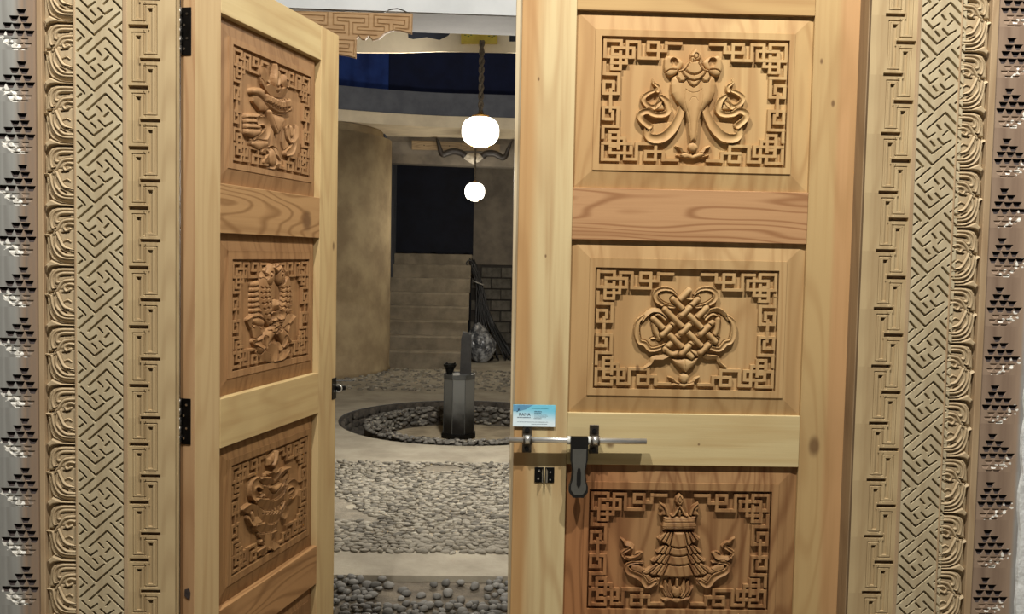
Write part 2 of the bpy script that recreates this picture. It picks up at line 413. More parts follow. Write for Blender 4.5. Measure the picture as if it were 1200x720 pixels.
def block_tile(mir, k):
    rng = np.random.RandomState(40+k)
    u = .0003075; P_ = .1297
    w = .156 if not mir else .118
    x_r = 300.0
    mapf = (lambda x, y: (w-(x_r-x)*u-.004, -y*u)) if not mir else (lambda x, y: ((x_r-x)*u+.004, -y*u))
    c = Carve(0, w, -P_, 0, .0011, mapf, u, bg=-.02); c.H[:] = 0
    dark = np.zeros(c.H.shape, bool)
    rows = [[189], [130, 209], [76, 152, 235], [25, 97, 177, 256]]
    for r, xs in enumerate(rows):
        y = 92+r*56
        for x in xs:
            j = rng.uniform(-3, 3)
            pts = [(x-39, y+j), (x+39, y+j), (x+33, y+12+j), (x+17, y+44+j), (x-17, y+44+j), (x-33, y+12+j)]
            before = c.H.copy()
            c.poly(pts, -.0105, groove=0)
            ins = c.H < -.002
            new = ins & (before > -.002)
            dark |= new
            zt = mapf(0, y+j)[1]; f = np.clip((zt-c.Z)/(44*u), 0, 1)
            c.H = np.where(new, -.0105*(1-.8*f), c.H)
    for r, xs in enumerate([[58, 130, 212], [95, 172, 240], [140, 205], [178]]):
        y = 92+4*56+8+r*40
        for x in xs:
            pts = [(x-33, y), (x+33, y), (x+17, y+28), (x-17, y+28)]
            before = c.H.copy(); c.poly(pts, -.0032, groove=0)
            new = (c.H < -.001) & (before > -.001); zt = mapf(0, y)[1]; f = np.clip((zt-c.Z)/(28*u), 0, 1)
            c.H = np.where(new, -.0032*(1-.8*f), c.H)
    X, Z = c.X, c.Z
    cen = lambda a: a
    dk = (dark[:-1, :-1] | dark[1:, 1:]).ravel()
    a0, a1 = mapf(20, 300), mapf(200, 450)
    Xc, Zc = (X[:-1, :-1]).ravel(), (Z[:-1, :-1]).ravel()
    t = np.clip(((Xc-a0[0])*(a1[0]-a0[0])+(Zc-a0[1])*(a1[1]-a0[1]))/((a1[0]-a0[0])**2+(a1[1]-a0[1])**2), 0, 1)
    d = np.hypot(Xc-a0[0]-t*(a1[0]-a0[0]), Zc-a0[1]-t*(a1[1]-a0[1]))
    nz_ = np.array([noise.noise(Vector((x*95+k*9, z*130, k*3.1))) for x, z in zip(Xc, Zc)])
    wt = (d < .009+.010*nz_) & (nz_ > ((-.05) if not mir else .22)) & ~dk
    mi = np.where(dk, 1, np.where(wt, 2, 0))
    return c.mesh('block_pattern', YF, trim=False, matf=lambda x, z, h: mi)

def board(name, mat, x0, x1, parent, y0=YF, y1=.10, z0=-.25, z1=2.75, bev=0.0):
    return MB().box(x0, x1, y0, y1, z0, z1, bev).build(name, mat, parent)
frameL = tag(empty('trim_1', (-.80, -.07, -.25)), 'carved pine door frame at the left of the doorway, its outer board weathered grey', 'door frame', kind='structure')
frameR = tag(empty('trim_2', (.97, -.07, -.25)), 'carved pine door frame at the right of the doorway, beside the white plaster wall', 'door frame', kind='structure')
def carved(parent, name, mats, mesh, x, z, yoff=0):
    for m in mats: mesh.materials.append(m) if len(mesh.materials) < len(mats) else None
    o = bpy.data.objects.new(name, mesh); o.parent = parent; o.location = (x, yoff, z); COL.objects.link(o); return o
BACK = .0145
def frame_side(root, sgn):
    ox, oy, oz = root.location
    def B(name, mat, x0, x1, back=0.0, y1=.10, bev=.0015):
        return MB().box(x0-ox, x1-ox, YF+back-oy, (y1 if mir else -.035)-oy, 0, 3.4, bev).build(name, mat, root)
    mir = sgn > 0
    if not mir:
        kx, lx, sx, bx = (-.921, -.801), (-1.050, -.933), (-1.133, -1.056), (-1.302, -1.146)
        kz, lz, sz, bz = 2.058, 2.026-.0, 2.0655, 2.027
        fil = ((-.933, -.921), (-1.056, -1.050), (-1.146, -1.1325)); T = (.1523, .1405, .1537, .1297)
    else:
        kx, lx, sx, bx = (.974, 1.094), (1.0955+.009, 1.2015+.009), (1.2105+.002, 1.2875), (1.305, 1.461)
        kz, lz, sz, bz = 2.1426-.075, 2.03, 2.0507, 2.150
        fil = ((1.094, 1.1045), (1.2075, 1.2125), (1.2875, 1.305)); T = (.1515, .1405, .1514, .1292)
    kb = B('key_board', W_key, kx[0], kx[1], BACK, bev=0)
    kt = key_tile(mir)
    n = 0
    zt = kz+187*(.1523/414)
    def place(par, name, mats, meshes, x, ztop, T_, y=0.0, sc=1.0):
        k = 0
        z = ztop
        while z < 2.42: z += T_
        while z > .30:
            me = meshes[k % len(meshes)]
            if len(me.materials) == 0:
                for m_ in mats: me.materials.append(m_)
            o = bpy.data.objects.new(name, me); o.parent = par
            o.location = (x-ox, -oy+y, z-oz); o.scale = (1, 1, T_/sc); COL.objects.link(o)
            z -= T_; k += 1
    place(kb, 'key_relief', [W_key], [kt], kx[0], zt, T[0], sc=.1523)
    # plain remainder of the boards above and below the carved run
    lb = B('lattice_board', W_lat, lx[0], lx[1]-.0, BACK, bev=0)
    place(lb, 'lattice_relief', [W_lat], [lattice_tile()], lx[0], lz+.075, T[1], sc=.1405)
    sb = B('scroll_board', W_scr, sx[0], sx[1], BACK+.003, bev=0)
    place(sb, 'scroll_relief', [W_scr], [scroll_tile(mir)], sx[0], sz, T[2], sc=.1537)
    bb = B('stepped_board', W_outR if mir else W_outL, bx[0], bx[1] if not mir else bx[0]+.118, BACK, bev=0)
    place(bb, 'stepped_relief', [W_outR if mir else W_outL, M_hollow, M_white], [block_tile(mir, k) for k in range(3)], bx[0], bz+.094, T[3], y=0, sc=.1297)
    for i, (a, b) in enumerate(fil):
        B('fillet', W_fil, a, b, -.0015 if i != 2 else -.004)
    return root
frame_side(frameL, -1)
frame_side(frameR, 1)
# inner jamb behind the frame boards (the reveal and the rebate that the leaves close against)
for root, xa, xb in ((frameL, -.921, -.822), (frameR, .972, 1.094)):
    ox, oy, oz = root.location
    MB().box(xa-ox, xb-ox, YF+.012-oy, (.055 if xa > 0 else .05)-oy, 0, 3.4, .001).build('jamb', W_rev, root)
W_outG = W_out
MB().box(-1.50, -1.302, YF+.012, .12, -.25, 2.75, .002).build('wall_left', plain('grey_plaster', (176, 178, 176), (150, 150, 146), 9, .9, .5, 60), None)['kind'] = 'structure'
lint = MB().box(-1.5, 1.7, YF, .12, 3.12, 3.5, .003).build('trim_3', W_key); lint['kind'] = 'structure'
# white plaster wall right of the frame, its broken edge following the board
wv = [(1.436, -.25), (1.434, .2), (1.430, .5)]
random.seed(3)
z = .6
while z < 2.9:
    wv.append((1.426-.012*min(1, (z-.5))+.010*max(0, z-1.6)+random.uniform(-.005, .005)*(1 if z < 1.5 else .4), z)); z += .05
wv += [(1.43, 2.95), (2.4, 2.95), (2.4, -.25)]
MB().prism([(x, z) for x, z in wv], YF-.012, .12).build('wall_right', plain('white_plaster', (226, 228, 226), (196, 198, 196), 14, .9, .8, 45, dist=.006))['kind'] = 'structure'
MB().box(1.30, 1.422, YF+.02, .1, -.25, 2.9).build('trim_4', W_outR)['kind'] = 'structure'

# ================================================================ THE TWO LEAVES
def W2(name, A, B, seed, **k): return wood(name, A, B, seed=seed, **k)
PALE, MID, TAN, BROWN, REDB = (234, 208, 154), (206, 168, 112), (216, 178, 122), (182, 136, 86), (204, 156, 108)
D1, D2, D3 = (196, 152, 98), (168, 122, 74), (140, 94, 54)
ZR = [(2.1473, 1.6831), (1.5457, 1.0815), (.9415, .4753), (.340, -.06)]
ZTOP, ZBOT = 2.262, -.205
WS_F, WR, WS_H = .1434, .630, .1261

def leaf(root, free_left, mats):
    """stiles, rails and panels in the leaf's own frame: x from the left edge, front at y = 0"""
    wl, wr = (WS_F, WS_H) if free_left else (WS_H, WS_F)
    a, b, c = wl, wl+WR, wl+WR+wr
    TH = .042
    B = lambda n, x0, x1, z0, z1, m, y0=0.0: MB().box(x0, x1, y0, TH, z0, z1, .0012).build(n, m, root)
    B('stile', 0, a-.0004, ZBOT, ZTOP, mats['stile_l'])
    B('stile', b+.0004, c, ZBOT, ZTOP, mats['stile_r'])
    zs = [ZTOP]+[z for pr_ in ZR for z in pr_]+[ZBOT]
    for i in range(5):
        B('rail', a, b, zs[2*i+1], zs[2*i], mats['rails'][i], y0=-.0012 if i == 2 else .0)
    return a, b

def raised_panel(root, a, b, z1, z0, mat, ml=.050, mr=.050, box=None, fd=.0115, dp=0.0):
    """bevelled, fielded panel with a sunk carved ground; returns the panel object"""
    mb = MB(); e, f = .0115+dp, .0012+dp*.9
    m = .050               # depth of the bevel's foot and of the field
    X0, X1, Z0, Z1 = a-.004, b+.004, z0-.004, z1+.004
    x0, x1, zz0, zz1 = a+ml, b-mr, z0+m*.95, z1-m*.95
    bx0, bx1, bz0, bz1 = box
    o = [(X0, e, Z0), (X1, e, Z0), (X1, e, Z1), (X0, e, Z1)]
    i1 = [(x0, f+.0022, zz0), (x1, f+.0022, zz0), (x1, f+.0022, zz1), (x0, f+.0022, zz1)]
    i2 = [(x0+.0004, f, zz0+.0004), (x1-.0004, f, zz0+.0004), (x1-.0004, f, zz1-.0004), (x0+.0004, f, zz1-.0004)]
    c1 = [(bx0, f, bz0), (bx1, f, bz0), (bx1, f, bz1), (bx0, f, bz1)]
    c2 = [(bx0, f+fd, bz0), (bx1, f+fd, bz0), (bx1, f+fd, bz1), (bx0, f+fd, bz1)]
    bk = [(X0, .038, Z0), (X1, .038, Z0), (X1, .038, Z1), (X0, .038, Z1)]
    rings_ = [bk, o, i1, i2, c1, c2]
    vs = [v for r in rings_ for v in r]; fs = []
    for k in range(5):
        for j in range(4):
            fs.append((4*k+j, 4*k+(j+1) % 4, 4*k+4+(j+1) % 4, 4*k+4+j))
    fs.append((20, 21, 22, 23)); fs.append((3, 2, 1, 0))
    mb.add(vs, fs)
    return mb.build('panel', mat, root), f+fd

# corner of the fret, drawn once (units: eighths of a millimetre-ish drawing grid, origin at the box corner)
FQ = [[(150, 122), (150, 308)], [(136, 138), (300, 138)], [(300, 124), (300, 196)], [(208, 205), (432, 205)], [(222, 192), (222, 282)],
      [(208, 270), (288, 270)], [(297, 235), (297, 352)], [(136, 296), (430, 296)], [(416, 192), (416, 308)], [(358, 132), (358, 308)],
      [(345, 146), (482, 146)], [(468, 132), (468, 312)], [(455, 300), (660, 300)], [(552, 132), (552, 238)], [(646, 132), (646, 312)],
      [(538, 146), (660, 146)], [(538, 226), (732, 226)], [(720, 132), (720, 238)], [(706, 150), (868, 150)],
      [(200, 352), (366, 352)], [(352, 308), (352, 366)], [(216, 308), (216, 424)], [(204, 412), (310, 412)], [(298, 340), (298, 424)],
      [(150, 340), (150, 476)], [(136, 350), (164, 350)], [(136, 464), (300, 464)], [(286, 452), (286, 664)],
      [(150, 524), (150, 664)], [(136, 536), (250, 536)], [(236, 524), (236, 620)], [(136, 650), (298, 650)], [(214, 600), (214, 720)]]
def fretwork(parent, box, ground, mat, sx=109.0, sz=77.5, seed=0):
    rng = random.Random(seed)
    bx0, bx1, bz0, bz1 = box
    kx = (bx1-bx0)/2/(sx*8)*.997; kz = (bz1-bz0)/2/(sz*8)*.995
    mb = MB(); hw = 14
    for qx in (0, 1):
        for qz in (0, 1):
            for p, q in FQ:
                xa, xb = sorted((p[0], q[0])); za, zb = sorted((p[1], q[1]))
                if xb-xa < 1: xa -= hw; xb += hw
                else: za -= hw; zb += hw
                xa, xb, za, zb = [(v-120) for v in (xa, xb)]+[(v-95) for v in (za, zb)]
                j = rng.uniform(-1.5, 1.5)
                X0, X1 = bx0+(xa+j)*kx, bx0+(xb+j)*kx; Z1_, Z0_ = bz1-(za+j)*kz, bz1-(zb+j)*kz
                if qx: X0, X1 = bx0+bx1-X1, bx0+bx1-X0
                if qz: Z0_, Z1_ = bz0+bz1-Z1_, bz0+bz1-Z0_
                h = .0096+rng.uniform(-.0005, .0005)
                # tapered bar, a little narrower at the top
                t = .0005
                vs = [(X0-t, ground+.0005, Z0_-t), (X1+t, ground+.0005, Z0_-t), (X1+t, ground+.0005, Z1_+t), (X0-t, ground+.0005, Z1_+t),
                      (X0, ground-h, Z0_), (X1, ground-h, Z0_), (X1, ground-h, Z1_), (X0, ground-h, Z1_)]
                mb.add(vs, [(4, 5, 6, 7), (0, 1, 5, 4), (1, 2, 6, 5), (2, 3, 7, 6), (3, 0, 4, 7)])
    o = mb.build('fretwork', mat, parent); return o

def quad_map(box, tl, tr, bl, br=None):
    """drawing units -> panel metres; tl, tr, bl, br are the box corners in drawing units (inverse bilinear by iteration)"""
    bx0, bx1, bz0, bz1 = box
    br = br or (tr[0]+bl[0]-tl[0], tr[1]+bl[1]-tl[1])
    tl, tr, bl, br = [np.array(p, float) for p in (tl, tr, bl, br)]
    A = []; rhs = []
    for (u, v), p in zip(((0, 0), (1, 0), (0, 1), (1, 1)), (tl, tr, bl, br)):     # homography
        x, y = p
        A.append([x, y, 1, 0, 0, 0, -u*x, -u*y]); rhs.append(u); A.append([0, 0, 0, x, y, 1, -v*x, -v*y]); rhs.append(v)
    h = np.linalg.solve(np.array(A), np.array(rhs))
    def f(x, y):
        w = h[6]*x+h[7]*y+1; u = (h[0]*x+h[1]*y+h[2])/w; v = (h[3]*x+h[4]*y+h[5])/w
        return (bx0+u*(bx1-bx0), bz1-v*(bz1-bz0))
    return f
def carve_for(box, mp, unit, step=.00115):
    return Carve(box[0]+.01, box[1]-.01, box[2]+.004, box[3]-.004, step, mp, unit)
def both(c, cx, f):                                  # draw a feature and its mirror about x = cx
    f(lambda pts: pts); f(lambda pts: [(2*cx-x, y) for x, y in pts])

def motif_vase(box):
    s = 4.8
    q = lambda x, y: ((x-740)*s, (y-50)*s)
    mp = quad_map(box, q(705.6, 41.6), q(926.7, 47), q(701, 191), q(921, 197.5))
    u = .5/221/s; c = carve_for(box, mp, u); cx = 346
    # ribbons first, the vase over them
    both(c, cx, lambda m: c.stroke(m([(285, 352), (268, 410), (232, 478), (180, 528), (125, 540), (90, 522), (86, 480), (92, 455)]), [20, 24, 28, 30, 28, 24, 18, 14], .0125, 'cup'))
    both(c, cx, lambda m: c.poly(m([(100, 470), (120, 452), (235, 440), (215, 485), (175, 515), (125, 522), (98, 510)]), .0055, 'flat', over=False, groove=0))
    both(c, cx, lambda m: c.stroke(m([(168, 300), (150, 340), (118, 362), (82, 345), (64, 312), (92, 283), (146, 262)]), [16, 18, 18, 16, 16, 14, 10], .0115, 'cup'))
    both(c, cx, lambda m: c.stroke(m([(96, 468), (52, 430), (48, 400), (85, 383), (125, 402), (180, 402), (205, 378), (195, 330), (165, 300)]), [20, 20, 20, 20, 18, 19, 20, 20, 12], .0135, 'cup'))
    both(c, cx, lambda m: c.poly(m([(130, 380), (140, 345), (160, 330), (180, 350), (185, 378)]), .008, 'dome', 14, over=False))
    both(c, cx, lambda m: c.stroke(m([(146, 268), (148, 245), (122, 225), (120, 200)]), [14, 12, 9, 4], .0125, 'cup'))
    both(c, cx, lambda m: c.poly(m([(182, 92), (200, 70), (228, 74), (262, 82), (292, 112), (268, 158), (232, 186), (200, 184), (182, 150)]), .0115, 'dome', 22, curve=True))
    both(c, cx, lambda m: c.stroke(m([(236, 104), (240, 112)]), 22, .003, 'flat', groove=0))
    both(c, cx, lambda m: c.cut(m([(190, 165), (215, 150), (250, 150)]), 5, .003))
    body = [(255, 178), (226, 196), (217, 235), (222, 285), (245, 330), (275, 358), (300, 392), (314, 450), (320, 520), (328, 556)]
    c.poly(body+[(2*cx-x, y) for x, y in body[::-1]], .0150, 'dome', 44)
    both(c, cx, lambda m: c.cut(m([(296, 270), (298, 345), (322, 420), (330, 500)]), 2.2, .0012))
    both(c, cx, lambda m: c.cut(m([(322, 330), (334, 310), (346, 306)]), 2.2, .0012))
    c.cut([(300, 262), (325, 278), (346, 281), (368, 278), (392, 262)], 2.5, .0016)
    lob = [(262, 160), (252, 196), (266, 222), (290, 222), (305, 205), (325, 238)]
    c.poly(lob+[(346, 250)]+[(2*cx-x, y) for x, y in lob[::-1]], .0172, 'dome', 12, curve=False, groove=.5)
    l2 = [(270, 158), (292, 190), (318, 210), (346, 217)]
    c.poly(l2+[(2*cx-x, y) for x, y in l2[::-1][1:]]+[(380, 120), (312, 120)], .0186, 'dome', 10)
    l3 = [(285, 140), (305, 168), (326, 180), (346, 184)]
    c.poly(l3+[(2*cx-x, y) for x, y in l3[::-1][1:]]+[(376, 104), (318, 104)], .0196, 'dome', 12)
    both(c, cx, lambda m: c.stroke(m([(266, 160), (290, 150), (312, 118)]), 7, .0165, 'round'))
    c.poly([(362, 24), (378, 44), (394, 66), (388, 92), (372, 104), (350, 106), (332, 94), (330, 66), (346, 44)], .0150, 'dome', 16)
    c.cut([(350, 74), (358, 60), (372, 66), (370, 84), (356, 88), (350, 76)], 3, .004)
    c.stroke([(338, 104), (340, 88), (352, 100)], 7, .0165, 'round')
    # lotus foot
    both(c, cx-4, lambda m: c.stroke(m([(244, 582), (270, 592), (292, 618), (330, 632)]), [5, 8, 11, 10], .010, 'lean'))
    both(c, cx-4, lambda m: c.stroke(m([(250, 632), (285, 640), (320, 636)]), [4, 9, 9], .0095, 'ridge'))
    c.poly([(262, 628), (300, 618), (342, 632), (384, 618), (420, 628), (392, 640), (372, 646), (342, 656), (312, 648), (292, 650)], .0095, 'dome', 10)
    c.poly([(320, 568), (342, 560), (364, 570), (372, 592), (356, 612), (342, 616), (326, 610), (314, 590)], .0125, 'dome', 24, curve=True)
    return c.mesh('vase_carving', GROUND)

def motif_knot(box):
    s = 5.143
    q = lambda x, y: ((x-730)*s, (y-320)*s)
    mp = quad_map(box, q(698.3, 313), q(912.4, 318), q(694.5, 455), q(909.7, 459.5))
    u = .492/214.5/s; c = carve_for(box, mp, u); cx = 377
    both(c, cx, lambda m: c.poly(m([(300, 190), (240, 190), (192, 150), (196, 105), (240, 85), (300, 98), (335, 150)]), .006, 'dome', 18, curve=True))
    both(c, cx, lambda m: c.stroke(m([(310, 205), (250, 192), (205, 162), (196, 122), (232, 96), (290, 100), (322, 128)]), [10, 15, 17, 16, 15, 12, 8], .0125, 'cup'))
    c.stroke([(430, 160), (400, 158), (380, 150)], 9, .010, 'round')
    both(c, cx, lambda m: c.poly(m([(250, 250), (180, 235), (125, 262), (95, 330), (110, 420), (180, 455), (260, 440), (230, 350)]), .0045, 'dome', 18))
    both(c, cx, lambda m: c.stroke(m([(262, 268), (240, 235), (185, 222), (140, 250), (118, 285)]), [9, 14, 15, 14, 9], .0125, 'lean'))
    both(c, cx, lambda m: c.stroke(m([(118, 262), (88, 300), (84, 360), (100, 412), (132, 425), (165, 460), (215, 455), (258, 432)]), [10, 17, 18, 16, 18, 16, 15, 10], .0118, 'cup'))
    both(c, cx, lambda m: c.stroke(m([(250, 350), (212, 385), (172, 395)]), [12, 13, 5], .0095, 'lean'))
    both(c, cx, lambda m: c.stroke(m([(180, 262), (215, 250), (255, 282)]), [6, 9, 9], .0105, 'round'))
    both(c, cx, lambda m: c.stroke(m([(290, 488), (240, 508), (185, 512), (168, 545), (130, 572)]), [10, 17, 14, 10, 7], .0105, 'lean'))
    c.poly([(286, 512), (330, 522), (375, 516), (420, 522), (462, 506), (440, 552), (382, 602), (318, 556)], .0125, 'dome', 38)
    c.cut([(375, 520), (380, 590)], 3, .002)
    D = lambda p, qd: ((p+qd)/2, (p-qd)/2)
    aq = [(145, 462, 972), (35, 470, 962), (-90, 458, 922)]; bp = [(505, 150, 292), (610, -175, 288), (715, -205, 292), (840, -95, 240), (950, 0, 160)]
    w = 19
    for p, q0, q1 in bp: c.stroke([D(p, q0), D(p, q1)], w, .0130, 'round', curve=False)
    both(c, cx+4, lambda m: c.stroke(m([D(610, -168), D(545, -150), D(470, -92)]), w*.9, .0125, 'round'))
    both(c, cx+4, lambda m: c.stroke(m([D(715, -200), D(790, -190), D(842, -92)]), w*.9, .0125, 'round'))
    for qd, p0, p1 in aq: c.stroke([D(p0, qd), D(p1, qd)], w, .0142, 'round', curve=False, groove=.5)
    for i, (qd, _, _) in enumerate(aq):
        for j, (p, _, _) in enumerate(bp):
            if (i+j) % 2 == 1 and j not in (0,): c.stroke([D(p, qd-44), D(p, qd+44)], w, .0150, 'round', curve=False, groove=.55)
    both(c, 370, lambda m: c.stroke(m([(274, 628), (300, 640), (318, 662), (350, 672)]), [4, 8, 10, 8], .0095, 'lean'))
    c.poly([(286, 676), (310, 664), (340, 672), (370, 662), (402, 672), (432, 660), (440, 682), (404, 680), (372, 694), (330, 682), (300, 686)], .009, 'dome', 9)
    c.poly([(346, 614), (370, 606), (396, 616), (400, 640), (386, 662), (370, 668), (352, 660), (340, 638)], .012, 'dome', 24, curve=True)
    return c.mesh('knot_carving', GROUND)

def skirt(c, cx, y0, y1, hw0, hw1, h, side=.0, pleats=3, cen=.42, rise=.16):
    """one flared tier: a centre lappet and pleats fanning to each side, standing proudest at its hem"""
    for k in range(pleats, 0, -1):
        f0, f1 = cen+(1-cen)*(k-1)/pleats, cen+(1-cen)*k/pleats
        for sg in (-1, 1):
            yb = lambda f: y1-(y1-y0)*rise*(max(0, f-cen*.7)/(1-cen*.7))*1.9
            P = [(cx+sg*hw0*f0*.9, y0), (cx+sg*hw0*f1, y0), (cx+sg*(hw1*f1), yb(f1)), (cx+sg*hw1*(f0+f1)/2*1.0, yb((f0+f1)/2)+9), (cx+sg*hw1*f0, yb(f0)+2)]
            c.poly(P, h*.88, 'dome', 11, grad=None, groove=.5)
            c.cut([(cx+sg*hw0*(f0+f1)/2, y0+6), (cx+sg*hw1*(f0+f1)/2, yb((f0+f1)/2)-4)], 2.2, .002)
    P = [(cx-hw0*cen, y0), (cx+hw0*cen, y0), (cx+hw1*cen, y1-4), (cx+hw1*cen*.6, y1+6), (cx, y1+10), (cx-hw1*cen*.6, y1+6), (cx-hw1*cen, y1-4)]
    c.poly(P, h, 'dome', 14, groove=.5)

def motif_banner(box):
    s = 4.8
    q = lambda x, y: ((x-720)*s, (y-570)*s)
    mp = quad_map(box, q(690.7, 573), q(904, 577.5), q(687.5, 714), q(901, 717))
    u = .496/213.5/s; c = carve_for(box, mp, u); cx = 364
    # streamers
    def streamer(m):
        c.poly(m([(95, 440), (135, 440), (180, 470), (215, 520), (262, 515), (255, 560), (215, 575), (165, 550), (130, 510), (90, 480)]), .010, 'dome', 18)
        c.stroke(m([(150, 395), (158, 380), (130, 382), (112, 402)]), [9, 10, 9, 5], .0105, 'cup')
        c.stroke(m([(60, 402), (95, 412), (135, 402), (155, 380)]), [10, 15, 15, 10], .0125, 'lean')
        c.stroke(m([(235, 535), (190, 560), (150, 515), (85, 482), (72, 450), (100, 432), (165, 430)]), [12, 18, 20, 18, 13, 11, 6], .0125, 'cup')
        c.stroke(m([(60, 400), (48, 378), (78, 356), (104, 342)]), [9, 11, 11, 9], .0125, 'cup')
        c.stroke(m([(104, 342), (88, 328), (66, 322), (54, 306), (38, 294)]), [12, 13, 11, 7, 3], .0120, 'lean')
    both(c, cx-5, streamer)
    # lotus foot
    both(c, 355, lambda m: c.stroke(m([(264, 572), (285, 590), (305, 622), (330, 640)]), [6, 13, 16, 12], .0095, 'lean'))
    both(c, 355, lambda m: c.stroke(m([(290, 540), (300, 580), (325, 620)]), [8, 16, 15], .0105, 'lean'))
    both(c, 355, lambda m: c.stroke(m([(315, 530), (318, 575), (335, 610)]), [6, 14, 15], .0115, 'lean'))
    c.poly([(266, 640), (300, 628), (330, 636), (355, 626), (380, 636), (412, 628), (438, 622), (422, 650), (392, 648), (355, 662), (318, 650), (292, 656)], .0105, 'dome', 10)
    c.poly([(355, 552), (378, 575), (384, 600), (370, 624), (355, 630), (340, 624), (326, 600), (332, 575)], .0135, 'dome', 28)
    c.stroke([(355, 515), (355, 560)], 10, .012, 'round')
    # tiers, the lowest first
    skirt(c, cx, 432, 508, 128, 205, .0125)
    skirt(c, cx, 380, 438, 108, 158, .0138)
    skirt(c, cx, 334, 384, 92, 132, .0150)
    skirt(c, cx, 255, 338, 78, 122, .0160, cen=.40, rise=.28)
    # drum
    c.poly([(272, 168), (458, 168), (456, 196), (462, 222), (455, 248), (272, 248), (266, 222), (274, 196)], .0172, 'dome', 26)
    for y in (184, 200, 226, 238): c.cut([(274, y), (456, y)], 2.6, .0022)
    both(c, cx, lambda m: c.poly(m([(256, 92), (285, 112), (304, 138), (306, 165), (250, 166), (264, 138), (250, 128)]), .0135, 'dome', 12))
    both(c, cx, lambda m: c.stroke(m([(258, 96), (286, 122), (300, 160)]), [4, 8, 9], .0155, 'round'))
    c.poly([(366, 104), (402, 166), (330, 166)], .0115, 'dome', 12)
    both(c, 366, lambda m: c.stroke(m([(366, 108), (336, 160), (318, 164)]), [7, 8, 5], .0155, 'round'))
    c.stroke([(366, 140), (366, 164)], 9, .014, 'round')
    c.poly([(365, 38), (388, 62), (392, 86), (376, 108), (354, 108), (338, 86), (342, 62)], .0160, 'dome', 16)
    c.cut([(366, 56), (378, 76), (366, 94), (354, 76), (366, 56)], 3, .004, curve=False)
    return c.mesh('banner_carving', GROUND)

def motif_parasol(box):
    mp = quad_map(box, (-19, -48), (440, 160), (-20, 663), (427, 751))
    u = .5/500; c = carve_for(box, mp, u)
    # stem, lotus
    c.poly([(150, 560), (165, 470), (160, 380), (270, 420), (265, 520), (255, 600), (200, 640)], .006, 'dome', 20)
    c.stroke([(205, 470), (205, 600)], 17, .011, 'round')
    for p in ([(150, 600), (175, 585), (205, 640), (240, 690)], [(252, 640), (235, 610), (205, 600), (180, 590)], [(160, 660), (190, 640), (215, 690)], [(245, 660), (225, 650), (205, 700)]):
        c.stroke(p, [8, 16, 16, 7] if len(p) == 4 else [8, 15, 8], .0125, 'lean')
    c.stroke([(205, 625), (208, 640)], 24, .014, 'round')
    # left streamer: a fan of curls
    c.poly([(62, 385), (120, 395), (170, 420), (190, 470), (165, 540), (95, 560), (75, 500), (62, 450)], .006, 'dome', 20)
    for y in (392, 420, 450, 482): c.stroke([(64, y), (95, y+6), (128, y+2)], [11, 14, 10], .0135, 'round')
    c.stroke([(122, 418), (158, 420), (176, 455), (165, 500), (110, 545)], [12, 16, 17, 17, 14], .0130, 'cup')
    c.stroke([(92, 552), (130, 560), (175, 552)], [8, 16, 9], .0115, 'round')
    # right streamer
    c.poly([(285, 450), (330, 450), (352, 470), (340, 540), (315, 600), (285, 600), (270, 540)], .006, 'dome', 16)
    c.stroke([(296, 465), (305, 510), (330, 545), (320, 590), (290, 610)], [12, 16, 15, 16, 10], .0130, 'cup')
    c.stroke([(350, 450), (345, 500), (325, 535)], [6, 13, 10], .0125, 'lean')
    c.stroke([(318, 460), (322, 500)], [8, 10], .0115, 'round')
    # hanging cloth
    c.poly([(90, 232), (150, 250), (215, 330), (312, 345), (290, 385), (225, 402), (190, 362), (140, 358), (96, 300)], .0105, 'dome', 22)
    c.stroke([(92, 240), (140, 250), (190, 310), (240, 345), (310, 350)], [9, 15, 16, 16, 10], .0150, 'round')
    c.poly([(186, 362), (215, 380), (272, 395), (276, 430), (254, 486), (228, 494), (206, 452)], .0145, 'dome', 24)
    c.stroke([(186, 365), (205, 440), (225, 485)], [7, 9, 8], .0165, 'round')
    # frilled collar
    c.poly([(148, 250), (200, 270), (250, 288), (312, 285), (318, 332), (280, 362), (240, 356), (190, 326), (158, 290)], .0150, 'dome', 20)
    for k in range(9):
        x = 165+k*16; y = 268+k*8 if k < 6 else 310-(k-6)*3
        c.stroke([(x, y), (x+4, y+24)], [6, 7], .0185, 'round')
    # crescent and flame
    c.stroke([(150, 120), (162, 185), (200, 238), (250, 255), (290, 235), (302, 205)], [6, 12, 15, 15, 12, 5], .0155, 'lean')
    c.stroke([(142, 92), (150, 130), (172, 178)], [4, 12, 12], .0150, 'lean')
    c.stroke([(278, 150), (272, 185), (290, 215)], [5, 14, 8], .0150, 'lean')
    c.stroke([(222, 85), (226, 130), (222, 175), (236, 222)], [5, 12, 10, 15], .0165, 'round')
    c.stroke([(232, 128), (238, 170), (232, 205)], [5, 9, 8], .018, 'round')
    return c.mesh('parasol_carving', GROUND)

